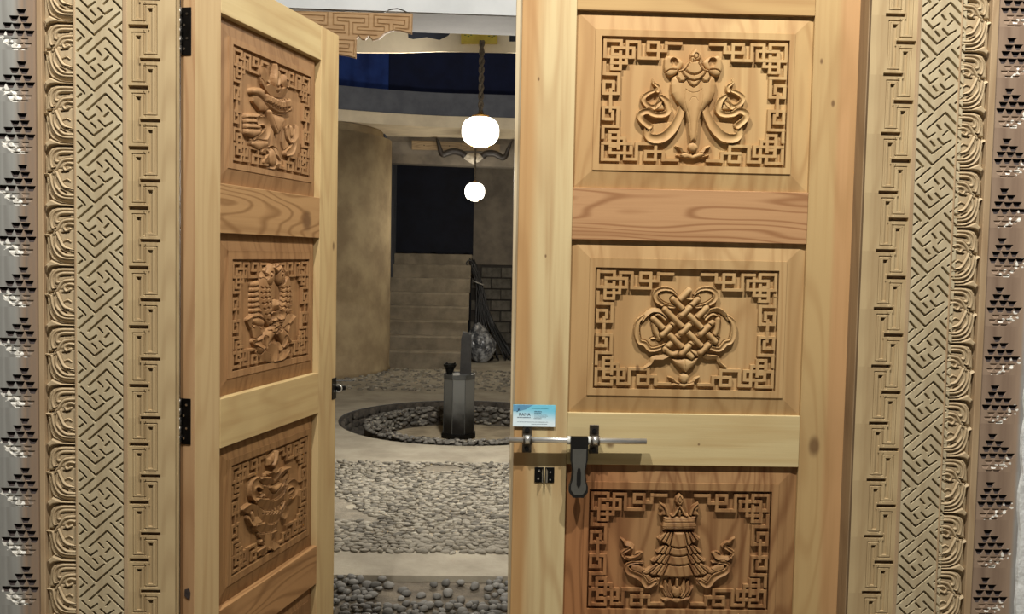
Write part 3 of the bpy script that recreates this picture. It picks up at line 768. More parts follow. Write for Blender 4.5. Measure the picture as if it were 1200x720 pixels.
def motif_fish(box):
    mp = quad_map(box, (-22, -18), (455, -6), (-28, 719), (455, 627))
    u = .5/500; c = carve_for(box, mp, u)
    # water weeds and leaves behind
    for p, w in (([(75, 380), (100, 395), (135, 440)], [6, 20, 14]), ([(362, 362), (330, 378), (300, 430)], [6, 15, 12]), ([(110, 440), (130, 480), (160, 520)], [12, 20, 14]),
                 ([(320, 430), (300, 470), (280, 500)], [8, 16, 12]), ([(110, 520), (150, 560), (200, 560)], [8, 20, 16]), ([(330, 520), (290, 560), (250, 560)], [8, 18, 14]),
                 ([(130, 590), (170, 620), (215, 640)], [8, 17, 12]), ([(320, 590), (290, 615), (250, 640)], [8, 17, 12]), ([(200, 560), (230, 600), (232, 650)], [14, 26, 12])):
        c.stroke(p, w, .0125, 'lean')
    for y in range(150, 390, 34): c.stroke([(102, y), (132, y+4), (160, y+14)], [8, 15, 12], .0110, 'round')
    for y in range(200, 330, 30): c.stroke([(345, y), (318, y+8)], [5, 10], .009, 'round')
    c.poly([(190, 120), (280, 120), (285, 420), (235, 470), (190, 420)], .007, 'dome', 14)
    # bodies crossing at the tails
    L1 = [(212, 62), (182, 130), (176, 210), (190, 300), (222, 390), (268, 460), (308, 525)]
    R1 = [(252, 62), (292, 130), (304, 210), (292, 300), (258, 390), (205, 470), (150, 545)]
    c.stroke(L1, [24, 40, 42, 38, 28, 20, 26], .0150, 'round')
    c.stroke(R1, [24, 36, 38, 34, 26, 20, 28], .0165, 'round')
    for path, sg in ((L1, 1), (R1, -1)):
        P = catmull(path, 8)
        for k in range(12, 40, 3):
            p = P[k]; t = P[k+1]-P[k-1]; t = t/np.hypot(*t); nn = np.array((-t[1], t[0]))
            for j in (-22, 0, 22):
                a = p+nn*(j-9); b = p+t*9+nn*j; d = p+nn*(j+9)
                c.cut([tuple(a), tuple(b), tuple(d)], 3.2, .0028)
    # heads, eyes, mouths, fins
    for x, s_ in ((206, -1), (258, 1)):
        c.stroke([(x, 66), (x+s_*6, 96)], [26, 30], .0175, 'round')
        c.stroke([(x+s_*8, 84), (x+s_*9, 86)], 7, .0195, 'round')
        c.cut([(x-s_*10, 52), (x-s_*20, 78)], 4, .005)
        c.stroke([(x+s_*30, 100), (x+s_*48, 84), (x+s_*60, 100)], [8, 10, 4], .0125, 'lean')
    c.stroke([(215, 40), (236, 62), (258, 40)], [6, 9, 6], .0185, 'round')
    for p in ([(236, 262), (222, 290), (242, 312)], [(205, 345), (225, 358), (212, 378)], [(262, 330), (268, 352), (250, 372)]):
        c.stroke(p, [8, 15, 7], .0190, 'lean')
    c.stroke([(308, 520), (330, 535)], [14, 5], .0145, 'lean'); c.stroke([(296, 520), (288, 560)], [14, 5], .0145, 'lean')
    c.stroke([(152, 540), (120, 540)], [15, 5], .0145, 'lean'); c.stroke([(168, 520), (180, 565)], [15, 5], .0145, 'lean')
    return c.mesh('fish_carving', GROUND)

def motif_conch(box):
    mp = quad_map(box, (-5, 120), (441, -38), (-9, 811), (437, 540))
    u = .5/500; c = carve_for(box, mp, u)
    c.poly([(190, 180), (290, 175), (310, 250), (292, 340), (306, 390), (275, 465), (245, 560), (205, 590), (170, 560), (150, 500), (138, 380), (180, 270)], .0085, 'dome', 30)
    for p, w in (([(150, 660), (190, 652), (225, 600)], [6, 18, 14]), ([(275, 628), (245, 628), (215, 610)], [6, 16, 12]), ([(170, 600), (205, 590), (240, 560)], [9, 16, 10]), ([(160, 545), (205, 575), (255, 545)], [8, 16, 8]), ([(205, 560), (208, 625)], [20, 15])):
        c.stroke(p, w, .0120, 'lean')
    # side curls
    c.stroke([(175, 300), (185, 262), (150, 228), (118, 250), (118, 300), (150, 322), (168, 300)], [10, 16, 17, 16, 16, 14, 6], .0135, 'cup')
    c.stroke([(60, 395), (98, 390), (140, 412), (158, 445), (120, 470), (92, 445)], [5, 16, 18, 17, 15, 7], .0130, 'lean')
    c.stroke([(110, 420), (118, 450)], [8, 9], .0125, 'round')
    c.stroke([(312, 300), (322, 262), (352, 248), (368, 285), (345, 320), (318, 330)], [9, 13, 15, 15, 14, 8], .0130, 'cup')
    c.stroke([(310, 310), (318, 360), (340, 350)], [9, 15, 8], .0120, 'lean')
    c.stroke([(285, 380), (310, 420), (300, 450)], [9, 16, 9], .0125, 'lean')
    # swags, the lowest first
    c.stroke([(135, 505), (175, 512), (235, 500), (272, 462)], [8, 17, 17, 9], .0140, 'lean')
    c.stroke([(148, 385), (175, 430), (222, 452), (272, 432), (298, 370)], [9, 18, 20, 18, 9], .0152, 'lean')
    for k in range(6): c.stroke([(172+k*18, 385+(k % 2)*4), (174+k*18, 415)], [5, 6], .0135, 'round')
    c.stroke([(142, 345), (185, 368), (235, 362), (285, 325), (306, 268)], [10, 18, 20, 18, 9], .0168, 'lean')
    c.stroke([(182, 265), (205, 302), (240, 312), (285, 280), (300, 235)], [9, 15, 16, 15, 9], .0160, 'lean')
    c.stroke([(205, 262), (235, 280), (268, 250)], [8, 12, 8], .0175, 'round')
    c.stroke([(160, 212), (200, 228), (250, 212), (290, 180), (328, 155)], [6, 14, 16, 13, 5], .0178, 'lean')
    c.stroke([(300, 230), (322, 200), (320, 180)], [8, 11, 5], .0150, 'lean')
    c.stroke([(210, 180), (238, 195), (262, 160)], [7, 14, 7], .0185, 'lean')
    c.poly([(246, 42), (268, 88), (262, 130), (235, 148), (205, 132), (205, 92)], .0150, 'dome', 26)
    c.stroke([(246, 46), (240, 90), (225, 128)], [4, 8, 6], .0185, 'round')
    return c.mesh('conch_carving', GROUND)

def screws(mb, pts, y, r=.0022, mi=1):
    for x, z in pts:
        mb.add([(x+r*math.cos(k*PI/4), y, z+r*math.sin(k*PI/4)) for k in range(8)]+[(x, y-.0012, z)],
               [(k, (k+1) % 8, 8) for k in range(8)], mi)

# ---------------- right leaf (closed)
XE = .0782
door_r = tag(empty('door_2', (XE, 0, 0)), 'closed right door leaf of carved pine with vase, knot and banner panels', 'door', kind='structure')
m_r = dict(
    stile_l=wood('lock_stile_pine', (236, 212, 160), (208, 168, 112), seed=11, rings=4, ring_amt=.30, split=(0, .035, .022, (236, 212, 160)), knots=((.046, 1.965, .005), (.060, 1.50, .004)), grime=.1),
    stile_r=wood('hinge_stile_pine', (218, 184, 128), (186, 144, 92), seed=12, rings=6, ring_amt=.35, split=(0, .842, .010, (218, 172, 120)), knots=((.815, 1.0, .020), (.83, 1.92, .007), (.795, 2.03, .006)), grime=.2),
    rails=[wood('top_rail_pine', (214, 176, 118), (176, 130, 80), axis='X', seed=13, rings=5, ring_amt=.4),
           wood('figured_rail_pine', (212, 164, 116), (160, 108, 66), axis='X', seed=21, rings=11, ring_amt=.75, swirl=1.3, grime=.1),
           wood('pale_rail_pine', (238, 216, 162), (206, 168, 108), axis='X', seed=15, rings=4, ring_amt=.25, knots=((.26, 1.0, .016), (.5, 1.0, .005)), grime=.1),
           wood('low_rail_pine', (204, 164, 110), (160, 116, 70), axis='X', seed=16, rings=6, ring_amt=.5),
           wood('foot_rail_pine', (196, 156, 104), (150, 108, 66), axis='X', seed=17, rings=6, ring_amt=.5)])
m_r['stile_l'] = wood('lock_stile_pine', (216, 172, 116), (184, 136, 84), seed=11, rings=4, ring_amt=.35, split=(0, .040, .018, (238, 214, 162)), knots=((.046, 1.965, .004), (.075, 1.50, .004)), grime=.12)
a, b = leaf(door_r, True, m_r)
P_r = [wood('vase_panel_pine', (216, 174, 118), (182, 134, 82), seed=31, rings=7, ring_amt=.4, split=(0, .52, .02, (226, 188, 130))),
       wood('knot_panel_pine', (212, 172, 118), (176, 132, 82), seed=32, rings=7, ring_amt=.4, split=(0, .46, .006, (218, 180, 126)), knots=((.33, 1.20, .008), (.66, 1.05, .008))),
       wood('banner_panel_pine', (190, 132, 84), (130, 82, 46), seed=33, rings=10, ring_amt=.55, fib=.75, split=(0, .30, .10, (190, 146, 98)), grime=.4),
       wood('foot_panel_pine', (186, 138, 92), (140, 94, 56), seed=34, rings=8, ring_amt=.5)]
BX = [(.289-XE, .7875-XE, 1.7475, 2.0825), (.2875-XE, .7815-XE, 1.1475, 1.473), (.2855-XE, .783-XE, .543, .873), (.286-XE, .783-XE, .06, .235)]
GROUND = .0127
RELIEF = 1.25
PN = []
for i in range(4):
    z1, z0 = ZR[i]
    pn, g = raised_panel(door_r, a, b, z1, z0, P_r[i], box=BX[i]); PN.append(pn)
    fretwork(pn, BX[i], g, P_r[i], seed=i)
for i, (fn, nm) in enumerate(((motif_vase, 'vase_carving'), (motif_knot, 'knot_carving'), (motif_banner, 'banner_carving'))):
    link(nm, fn(BX[i]), P_r[i], PN[i])
# rebate strip behind the free edge
MB().add([(-.016, .010, ZTOP), (.004, .010, ZTOP), (.004, .044, ZTOP), (-.016, .044, ZTOP), (-.003, .010, ZBOT), (.004, .010, ZBOT), (.004, .044, ZBOT), (-.003, .044, ZBOT)],
         [(0, 3, 2, 1), (4, 5, 6, 7), (0, 1, 5, 4), (1, 2, 6, 5), (2, 3, 7, 6), (3, 0, 4, 7)]).build('rebate_strip', wood('rebate_pine', (226, 208, 172), (190, 164, 122), seed=41), door_r)
# slide bolt
bolt = MB(); bz = 1.0115; by = -.028; L_ = lambda x: x-XE
bolt.tube([(L_(.064), by, bz-.0006), (L_(.431), by, bz)], .0078, 20)
slide = bolt.build('slide_bolt', M_steel, door_r, smooth=True); slide['label'] = 'polished steel bar of the slide bolt'
for x in (.1135, .294):
    x = L_(x); k = MB()
    k.box(x-.0125, x+.0125, -.004, 0, bz-.040, bz+.038, .001)
    k.tube([(x-.0115, by, bz), (x-.0085, by, bz)], .0135, 20); k.tube([(x+.0085, by, bz), (x+.0115, by, bz)], .0135, 20)
    k.box(x-.0105, x+.0105, by, -.003, bz-.012, bz+.012)
    k.build('bolt_bracket', M_bronze, slide)
    MB().tube([(x-.0075, by, bz), (x+.0075, by, bz)], .0118, 20).build('bolt_collar', M_steel, slide, smooth=True)
    k = MB(); k.tube([(x, -.004, bz+.022), (x, -.009, bz+.022)], .0068, 14); k.tube([(x, -.004, bz-.030), (x, -.009, bz-.030)], .0062, 14)
    k.build('bolt_screw', M_plastic, slide)
hx = L_(.2515)
for dx in (-.0315, .0225): MB().tube([(hx+dx, by, bz), (hx+dx+.008, by, bz)], .0112, 18).build('washer', plain('white_nylon', (220, 220, 214), None, 20, .4, 0), slide, smooth=True)
hp = [(-.0235, .011), (.0225, .011), (.0232, -.012), (.0228, -.050), (.0175, -.078), (.0205, -.108), (.0252, -.122), (.0252, -.137), (.0140, -.1515), (-.0140, -.1515), (-.0252, -.137), (-.0252, -.122), (-.0205, -.108), (-.0175, -.078), (-.0228, -.050), (-.0232, -.012)]
h_ = MB().prism([(hx+x, bz+z) for x, z in hp], by-.013, by+.004); handle = h_.build('bolt_handle', M_plastic, slide)
MB().tube([(hx-.0235, by, bz), (hx+.0225, by, bz)], .0115, 18).build('handle_barrel', M_plastic, slide, smooth=True)
ip = [(x*.80, z*.88-.010) for x, z in hp[2:]]
MB().prism([(hx+x, bz+z) for x, z in ip], by-.0142, by-.010).build('handle_inlay', M_greyplastic, slide)
MB().prism([(hx+x, bz+z) for x, z in ((-.003, -.072), (.003, -.072), (.0055, -.085), (.0055, -.116), (.0, -.126), (-.0055, -.116), (-.0055, -.085))], by-.0150, by-.010).build('handle_groove', M_plastic, slide)
# small folded bracket under the bolt
br = MB(); bx_, bzc = L_(.1625), .911
br.box(bx_-.0265, bx_-.002, -.0025, 0, bzc-.021, bzc+.021, .0006); br.box(bx_+.002, bx_+.0265, -.0025, 0, bzc-.021, bzc+.021, .0006)
screws(br, [(bx_-.016, bzc-.010), (bx_+.016, bzc+.008), (bx_+.016, bzc-.012), (bx_-.014, bzc+.012)], -.0026, .0028)
brk = br.build('keeper_plate', [M_iron, M_chrome], door_r)
MB().add([(bx_-.0035, -.001, bzc+.020), (bx_-.0075, -.021, bzc+.015), (bx_-.0075, -.021, bzc-.016), (bx_-.0035, -.001, bzc-.022),
          (bx_+.0035, -.001, bzc+.020), (bx_+.0075, -.021, bzc+.015), (bx_+.0075, -.021, bzc-.016), (bx_+.0035, -.001, bzc-.022)],
         [(0, 1, 2, 3), (7, 6, 5, 4)]).build('keeper_flange', M_steel, brk)

# visiting card tucked behind the first bracket
cd = empty('visiting_card', (.0745, -.0055, 1.0425), 0)
tag(cd, 'pale blue printed card tucked behind the bolt bracket on the right door', 'card')
m, nt, N, L, P = nodes_of('card_print')
tc = N.new('ShaderNodeTexCoord').outputs['Object']; sp = N.new('ShaderNodeSeparateXYZ'); L.new(tc, sp.inputs[0])
up_ = smooth(N, L, mth(N, L, 'ADD', sp.outputs[2], mth(N, L, 'MULTIPLY', sp.outputs[0], .12)), .018, .058)
L.new(mixc(N, L, up_, lin((222, 238, 244)), lin((120, 200, 226))), P.inputs['Base Color']); P.inputs['Roughness'].default_value = .25
cw, chh = .1135, .0590
MB().box(0, cw, 0, .0008, 0, chh, .0003).build('card_sheet', m, cd)
M_ink = plain('card_ink', (58, 84, 112), None, 20, .5, 0); M_tint = plain('card_blue_tint', (110, 168, 208), None, 20, .4, 0); M_teal = plain('card_teal_ink', (60, 146, 166), None, 20, .5, 0)
MB().prism([(.0006, chh-.0006), (.052, chh-.0006), (.034, chh-.0125), (.017, chh-.0175), (.0006, chh-.018)], -.0003, .0001).build('card_banner', M_tint, cd)
MB().prism([(.009, .040), (.014, .043), (.0125, .047), (.0165, .0485), (.0175, .0455), (.0155, .0435), (.012, .0395)], -.0005, .0001).build('card_emblem', M_ink, cd)
t = bpy.data.curves.new('lettering', 'FONT'); t.body = 'RAMA'; t.size = .0115; t.extrude = .0001
t.materials.append(plain('letter_ink', (84, 92, 104), None, 20, .5, 0))
tmp = bpy.data.objects.new('lettering_curve', t); COL.objects.link(tmp)
me_t = bpy.data.meshes.new_from_object(tmp.evaluated_get(bpy.context.evaluated_depsgraph_get())); bpy.data.objects.remove(tmp)
to = bpy.data.objects.new('lettering', me_t); to.parent = cd; to.location = (.0155, -.0004, .0290); to.rotation_euler = (PI/2, 0, 0); COL.objects.link(to)
lines = MB(); rr = random.Random(5)
def textline(mb, x, z, w, h, gap=.0006):
    while w > 0:
        d = rr.uniform(.0008, .0019); mb.box(x, x+d, -.0003, .0001, z, z+h*rr.uniform(.7, 1)); x += d+gap*rr.uniform(.7, 1.6); w -= d+gap
textline(lines, .0115, .0235, .035, .0024); textline(lines, .057, .0395, .018, .0030); textline(lines, .057, .0355, .018, .0022)
for z in (.031, .028, .025): textline(lines, .058, z, .030, .0010, .001)
textline(lines, .056, .0215, .020, .0015); textline(lines, .012, .0120, .080, .0012); textline(lines, .050, .0065, .040, .0011)
lines.build('small_print', M_ink, cd); l2 = MB(); textline(l2, .050, .0485, .042, .0014, .0004); l2.build('card_heading', M_teal, cd)

# ---------------- left leaf (standing open)
TH_O = 1.3062
door_l = tag(empty('door_1', (-.7758, .0112, 0), TH_O), 'open left door leaf of carved pine with parasol, fish and conch panels', 'door', kind='structure')
m_l = dict(
    stile_l=wood('hinge_stile_left_pine', (226, 196, 146), (196, 158, 108), seed=51, rings=5, ring_amt=.3, grime=.2),
    stile_r=wood('lock_stile_left_pine', (226, 198, 144), (190, 150, 100), seed=52, rings=5, ring_amt=.35, knots=((.87, 1.52, .012),), grime=.25),
    rails=[wood('top_rail_left_pine', (230, 206, 152), (192, 156, 102), axis='X', seed=53, rings=4, ring_amt=.3),
           wood('figured_rail_left_pine', (200, 158, 108), (146, 104, 62), axis='X', seed=54, rings=10, ring_amt=.7, swirl=1.3, knots=((.66, 1.60, .045),)),
           wood('pale_rail_left_pine', (226, 198, 142), (190, 152, 100), axis='X', seed=55, rings=5, ring_amt=.3),
           wood('brown_rail_left_pine', (196, 150, 100), (140, 98, 58), axis='X', seed=56, rings=9, ring_amt=.6),
           wood('foot_rail_left_pine', (196, 156, 104), (150, 108, 66), axis='X', seed=57, rings=6, ring_amt=.5)])
a, b = leaf(door_l, False, m_l)
P_l = [wood('parasol_panel_pine', (186, 144, 100), (144, 102, 64), seed=61, rings=7, ring_amt=.35),
       wood('fish_panel_pine', (186, 142, 96), (142, 98, 60), seed=62, rings=7, ring_amt=.4),
       wood('conch_panel_pine', (174, 132, 86), (130, 90, 54), seed=63, rings=8, ring_amt=.45),
       wood('foot_panel_left_pine', (170, 128, 86), (126, 88, 54), seed=64, rings=8, ring_amt=.5)]
BL = [(.211, .706, 1.7475, 2.0825), (.211, .706, 1.1475, 1.473), (.211, .706, .543, .873), (.211, .706, .06, .235)]
GROUND = GROUND+.0108
RELIEF = 1.45
PL = []
for i in range(4):
    z1, z0 = ZR[i]
    pn, g = raised_panel(door_l, a, b, z1, z0, P_l[i], .060, .036, box=BL[i], dp=.012); PL.append(pn)
    fretwork(pn, BL[i], g, P_l[i], seed=10+i)
for i, (fn, nm) in enumerate(((motif_parasol, 'parasol_carving'), (motif_fish, 'fish_carving'), (motif_conch, 'conch_carving'))):
    link(nm, fn(BL[i]), P_l[i], PL[i])
# orange heartwood edge of the hinge stile and the two hinges let into it
MB().box(-.0012, .0004, .0004, .0416, ZBOT, ZTOP, 0).build('edge_strip', wood('edge_heartwood', (212, 170, 124), (172, 126, 84), seed=71, rings=5, ring_amt=.4, split=(2, 1.0, .6, (216, 178, 132))), door_l)
for zc, lab in ((2.068, 'hinge'), (1.038, 'hinge')):
    hb = MB(); hb.box(-.0035, -.001, .010, .0445, zc-.062, zc+.062, .0008)
    hg = hb.build('hinge', M_iron, door_l)
    k = MB()
    for j in range(5): k.tube([(-.0085, .0415, zc-.0615+j*.0248), (-.0085, .0415, zc-.0615+j*.0248+.0238)], .0062, 14)
    k.build('hinge_barrel', plain('worn_iron', (150, 144, 136), (50, 47, 44), 90, .4, .2, 90, metal=.8, dist=.001), hg, smooth=True)
    k = MB()
    for sy, sz in ((.022, .045), (.030, .016), (.022, -.018), (.030, -.045)):
        k.tube([(-.0036, sy, zc+sz), (-.0050, sy, zc+sz)], .0033, 10)
    k.build('hinge_screw', M_bronze if zc > 2 else M_chrome, hg)
    MB().box(-.0040, -.001, .0495, .060, zc-.062, zc+.062).build('frame_flap', M_iron, hg)
MB().prism([(-.008, .553), (.0, .556), (.008, .562), (.0075, .580), (-.006, .584), (-.010, .572)], 0, .001).build('latch_hole_patch', M_hollow, door_l).matrix_local = Matrix.Translation((-.0022, .020, 0)) @ Matrix.Rotation(PI/2, 4, 'Z')  # flat dark patch, the shade inside the hole is in its colour
# strike plate, ring and bolt on the free edge
fe = WS_H+WR+WS_F
sp_ = MB().box(fe-.032, fe+.0022, -.0026, .030, .972, 1.048, .0006).build('strike_plate', M_iron, door_l)
rg = MB(); pts = [(fe+.004+.011*math.cos(t_)*.2, -.014+.0105*math.cos(t_), 1.004+.0115*math.sin(t_)) for t_ in [2*PI*k/20 for k in range(21)]]
pts = [(fe+.004, -.010+.0125*math.cos(t_), 1.008+.0125*math.sin(t_)) for t_ in [2*PI*k/20 for k in range(21)]]
rg.tube(pts, .0026, 8, cap=False).build('ring', M_steel, sp_, smooth=True)
MB().tube([(fe+.002, -.004, 1.007), (fe+.030, -.022, 1.007)], .0085, 10).build('bolt_end', M_iron, sp_)
MB().tube([(fe-.004, -.004, 1.036), (fe+.03, -.060, 1.036)], .0022, 6).build('wire_end', M_iron, sp_)

# ================================================================ THE COURTYARD
ZF = -.25
rnd = random.Random(11)
M_conc = plain('dusty_concrete', (166, 158, 140), (140, 132, 116), 3, .92, .5, 30, dist=.006)
M_bed = plain('cement_bed', (142, 134, 118), (112, 105, 92), 6, .95, .7, 40, dist=.012)
M_dirt = plain('dirt', (120, 110, 94), (88, 80, 68), 8, .97, .8, 35, dist=.015)
M_stone = plain('pale_cobble', (146, 140, 126), (116, 110, 98), 18, .85, .35, 60, dist=.003, rnd=.22)
M_dark = plain('grey_pebble', (122, 120, 114), (92, 90, 86), 20, .75, .3, 60, dist=.003, rnd=.35)
M_ring = plain('grey_ring_stone', (112, 109, 102), (76, 73, 68), 16, .85, .5, 50, dist=.005, rnd=.3)
M_earth = plain('pit_earth', (84, 78, 70), (54, 50, 45), 10, .95, .9, 30, dist=.02)
M_cream = plain('cream_plaster', (222, 208, 180), (204, 190, 164), 3, .9, .15, 20, dist=.004)
M_tower = plain('tan_render', (176, 158, 124), (142, 124, 96), 2.2, .92, .5, 14, dist=.008)
M_greyp = plain('grey_render', (120, 112, 100), (92, 86, 78), 3, .92, .5, 16, dist=.006)
M_step = plain('step_concrete', (138, 128, 110), (112, 103, 88), 5, .92, .5, 26, dist=.006)
M_white2 = plain('white_paint', (206, 210, 212), (190, 194, 196), 2, .7, .1, 20, dist=.002)

PX, PY, PR = -.20, 7.35, 1.335                     # the round pit in the floor
def floor_mesh():
    mb = MB(); n = 72
    X0, X1, Y0, Y1 = -6.0, 5.0, 2.53, 16.0
    def ray(w):
        dx, dy = math.cos(w), math.sin(w); t = min([((X1-PX)/dx) if dx > 1e-9 else 1e9, ((X0-PX)/dx) if dx < -1e-9 else 1e9, ((Y1-PY)/dy) if dy > 1e-9 else 1e9, ((Y0-PY)/dy) if dy < -1e-9 else 1e9])
        return (PX+dx*t, PY+dy*t, ZF)
    angs = sorted([2*PI*k/n for k in range(n)]+[math.atan2(y-PY, x-PX) % (2*PI) for x in (X0, X1) for y in (Y0, Y1)])
    vs = []; fs = []
    for w in angs: vs += [ray(w), (PX+PR*math.cos(w)*(1+.006*math.sin(5*w)), PY+PR*math.sin(w), ZF)]
    m_ = len(angs)
    for k in range(m_):
        j = (k+1) % m_; fs.append((2*k, 2*j, 2*j+1, 2*k+1))
    mb.add(vs, fs)
    mb.add([(X0, Y0, ZF), (X1, Y0, ZF), (X1, Y0, ZF-.1), (X0, Y0, ZF-.1)], [(0, 1, 2, 3)])
    # sunk strip nearest the doorway, and the ground on this side
    mb.add([(X0, -.07, ZF-.035), (X1, -.07, ZF-.035), (X1, Y0, ZF-.035), (X0, Y0, ZF-.035)], [(0, 1, 2, 3)], 1)
    mb.add([(X0, -6, ZF), (X1, -6, ZF), (X1, -.07, ZF), (X0, -.07, ZF)], [(0, 1, 2, 3)], 0)
    return mb.mesh('floor_mesh')
floor = link('floor', floor_mesh(), [M_conc, M_dirt]); floor['kind'] = 'structure'
# uneven cement bed that holds the cobbles
def bed(name, x0, x1, y0, y1, z, mat, amp, st=.06):
    nx, ny = int((x1-x0)/st), int((y1-y0)/st); vs = []; fs = []
    for j in range(ny+1):
        for i in range(nx+1):
            x, y = x0+(x1-x0)*i/nx, y0+(y1-y0)*j/ny
            e = min(1, min(j, ny-j)/2.5)
            vs.append((x, y+(0 if 0 < j < ny else rnd.uniform(-.03, .03)), z+amp*e*(.6+noise.noise(Vector((x*5, y*5, 1))))))
    for j in range(ny):
        for i in range(nx): a_ = j*(nx+1)+i; fs.append((a_, a_+1, a_+nx+2, a_+nx+1))
    return MB().add(vs, fs).build(name, mat, floor, smooth=True)
bed('cobble_bed', -3.2, 2.4, 2.90, 5.30, ZF-.004, M_bed, .012)
bed('gravel_bed', -4.0, 3.0, 9.35, 11.62, ZF-.004, M_conc, .014, .09)
bed('soil_bed', -3.2, 2.4, .3, 2.50, ZF-.030, M_dirt, .016)

def stone_mesh(k, seg=8, rg=4):
    r_ = random.Random(100+k); vs = [(0, 0, 1)]; sc = [1+r_.uniform(-.14, .14) for _ in range(seg)]
    for i in range(1, rg):
        t_ = PI*i/rg
        for j in range(seg):
            w = 2*PI*j/seg; q_ = sc[j]*(1+r_.uniform(-.06, .06)); p = .85
            vs.append((math.copysign(abs(math.sin(t_)), 1)**p*math.cos(w)*q_, math.sin(t_)**p*math.sin(w)*q_, math.cos(t_)*(1+r_.uniform(-.08, .08))))
    vs.append((0, 0, -1)); fs = []
    for j in range(seg): fs.append((0, 1+j, 1+(j+1) % seg))
    for i in range(rg-2):
        for j in range(seg): a_ = 1+i*seg; fs.append((a_+j, a_+seg+j, a_+seg+(j+1) % seg, a_+(j+1) % seg))
    a_ = 1+(rg-2)*seg
    for j in range(seg): fs.append((a_+j, len(vs)-1, a_+(j+1) % seg))
    return vs, fs
STV = [stone_mesh(k) for k in range(7)]
def mk_stones(mat, tagname):
    out = []
    for k, (vs, fs) in enumerate(STV):
        me = MB().add(vs, fs).mesh(tagname); me.materials.append(mat); me.polygons.foreach_set('use_smooth', [True]*len(me.polygons)); out.append(me)
    return out
ST_pale, ST_dark, ST_ring = mk_stones(M_stone, 'cobble'), mk_stones(M_dark, 'pebble'), mk_stones(M_ring, 'ring_stone')
def to_px(p):
    d = Vector(p)-CAM_P; z = d.dot(fw); return 600+1100.4*d.dot(R_)/z, 360-1100.4*d.dot(U_)/z
spots = []
y = 2.93
while y < 5.28:                                    # cobble field
    x = -2.9+rnd.uniform(0, .05)
    while x < 2.2:
        if rnd.random() < .96 and not (noise.noise(Vector((x*1.4, y*1.8, 4))) > .42 and y > 3.4):
            a_ = rnd.uniform(.021, .037); b_ = a_*rnd.uniform(.5, .75)
            spots.append((x+rnd.uniform(-.012, .012), y+rnd.uniform(-.014, .014), ZF+.0045+.012*noise.noise(Vector((x*5, y*5, 1)))*.6+rnd.uniform(0, .006), a_, b_, rnd.uniform(.007, .015), rnd.gauss(0, .6), 'p'))
        x += rnd.uniform(.044, .064)
    y += .034
nearn = []
random.seed(5)
for _ in range(6000):                              # loose dark pebbles on the sunk strip
    x, y = rnd.uniform(-2.2, 1.6), rnd.uniform(1.35, 2.50)
    dens = (.9 if x < -.52 else .0)+(.75 if x > .02 else 0)+(.95 if y < 2.14+.16*noise.noise(Vector((x*4, 0, 2))) else 0)+(.3 if abs(x+.28) < .18 and y < 2.3 else 0)+.03
    if rnd.random() > dens: continue
    r0 = rnd.uniform(.018, .034)
    if all((x-q[0])**2+(y-q[1])**2 > (r0+q[3])**2*.60 for q in nearn):
        nearn.append((x, y, ZF-.012+rnd.uniform(0, .014), r0, r0*rnd.uniform(.66, .95), r0*rnd.uniform(.45, .7), rnd.uniform(0, 3), 'd'))
spots += nearn
vis = []; rest = []
for s_ in spots:
    px, py = to_px(s_[:3])
    (vis if (392 < px < 604 and py < 726) else rest).append((s_[1]-0, s_))
vis.sort(key=lambda t_: t_[0])
parts_, more_ = vis[:300], vis[300:]+rest
for k, (_, q) in enumerate(parts_):
    me = (ST_dark if q[7] == 'd' else ST_pale)[k % 7]
    o = bpy.data.objects.new('pebble' if q[7] == 'd' else 'cobble', me); o.parent = floor
    o.location = q[:3]; o.scale = q[3:6]; o.rotation_euler = (rnd.uniform(-.15, .15), rnd.uniform(-.15, .15), q[6]); COL.objects.link(o)
def stuff_of(name, lst, mats, parent):
    mb = MB()
    for k, q in enumerate(lst):
        vs, fs = STV[k % 7]; c_, s_ = math.cos(q[6]), math.sin(q[6])
        mb.add([(q[0]+v[0]*q[3]*c_-v[1]*q[4]*s_, q[1]+v[0]*q[3]*s_+v[1]*q[4]*c_, q[2]+v[2]*q[5]) for v in vs], fs, k % len(mats))
    me = bpy.data.meshes.new(name); me.from_pydata(mb.v, [], mb.f); me.polygons.foreach_set('material_index', mb.m)
    o = link(name, me, mats, parent, smooth=True); o['kind'] = 'stuff'; return o
stn = [M_stone, plain('pale_cobble_light', (164, 158, 144), (134, 128, 114), 18, .85, .3, 60, dist=.003), plain('pale_cobble_dark', (118, 113, 102), (92, 88, 79), 18, .85, .3, 60, dist=.003)]
dk = [M_dark, plain('grey_pebble_dark', (92, 91, 88), (70, 69, 66), 18, .75, .3, 60, dist=.003), plain('grey_pebble_light', (150, 147, 138), (122, 119, 112), 18, .75, .3, 60, dist=.003)]
stuff_of('cobblestones', [q for _, q in more_ if q[7] == 'p'], stn, floor)
stuff_of('pebbles', [q for _, q in more_ if q[7] == 'd'], dk, floor)
gv = []
for _ in range(1500):
    x, y = rnd.uniform(-3.6, 2.4), rnd.uniform(9.4, 11.6); r0 = rnd.uniform(.018, .045)
    gv.append((x, y, ZF+.008, r0, r0*.7, r0*.4, rnd.uniform(0, 3), 'g'))
stuff_of('gravel', gv, stn, floor)

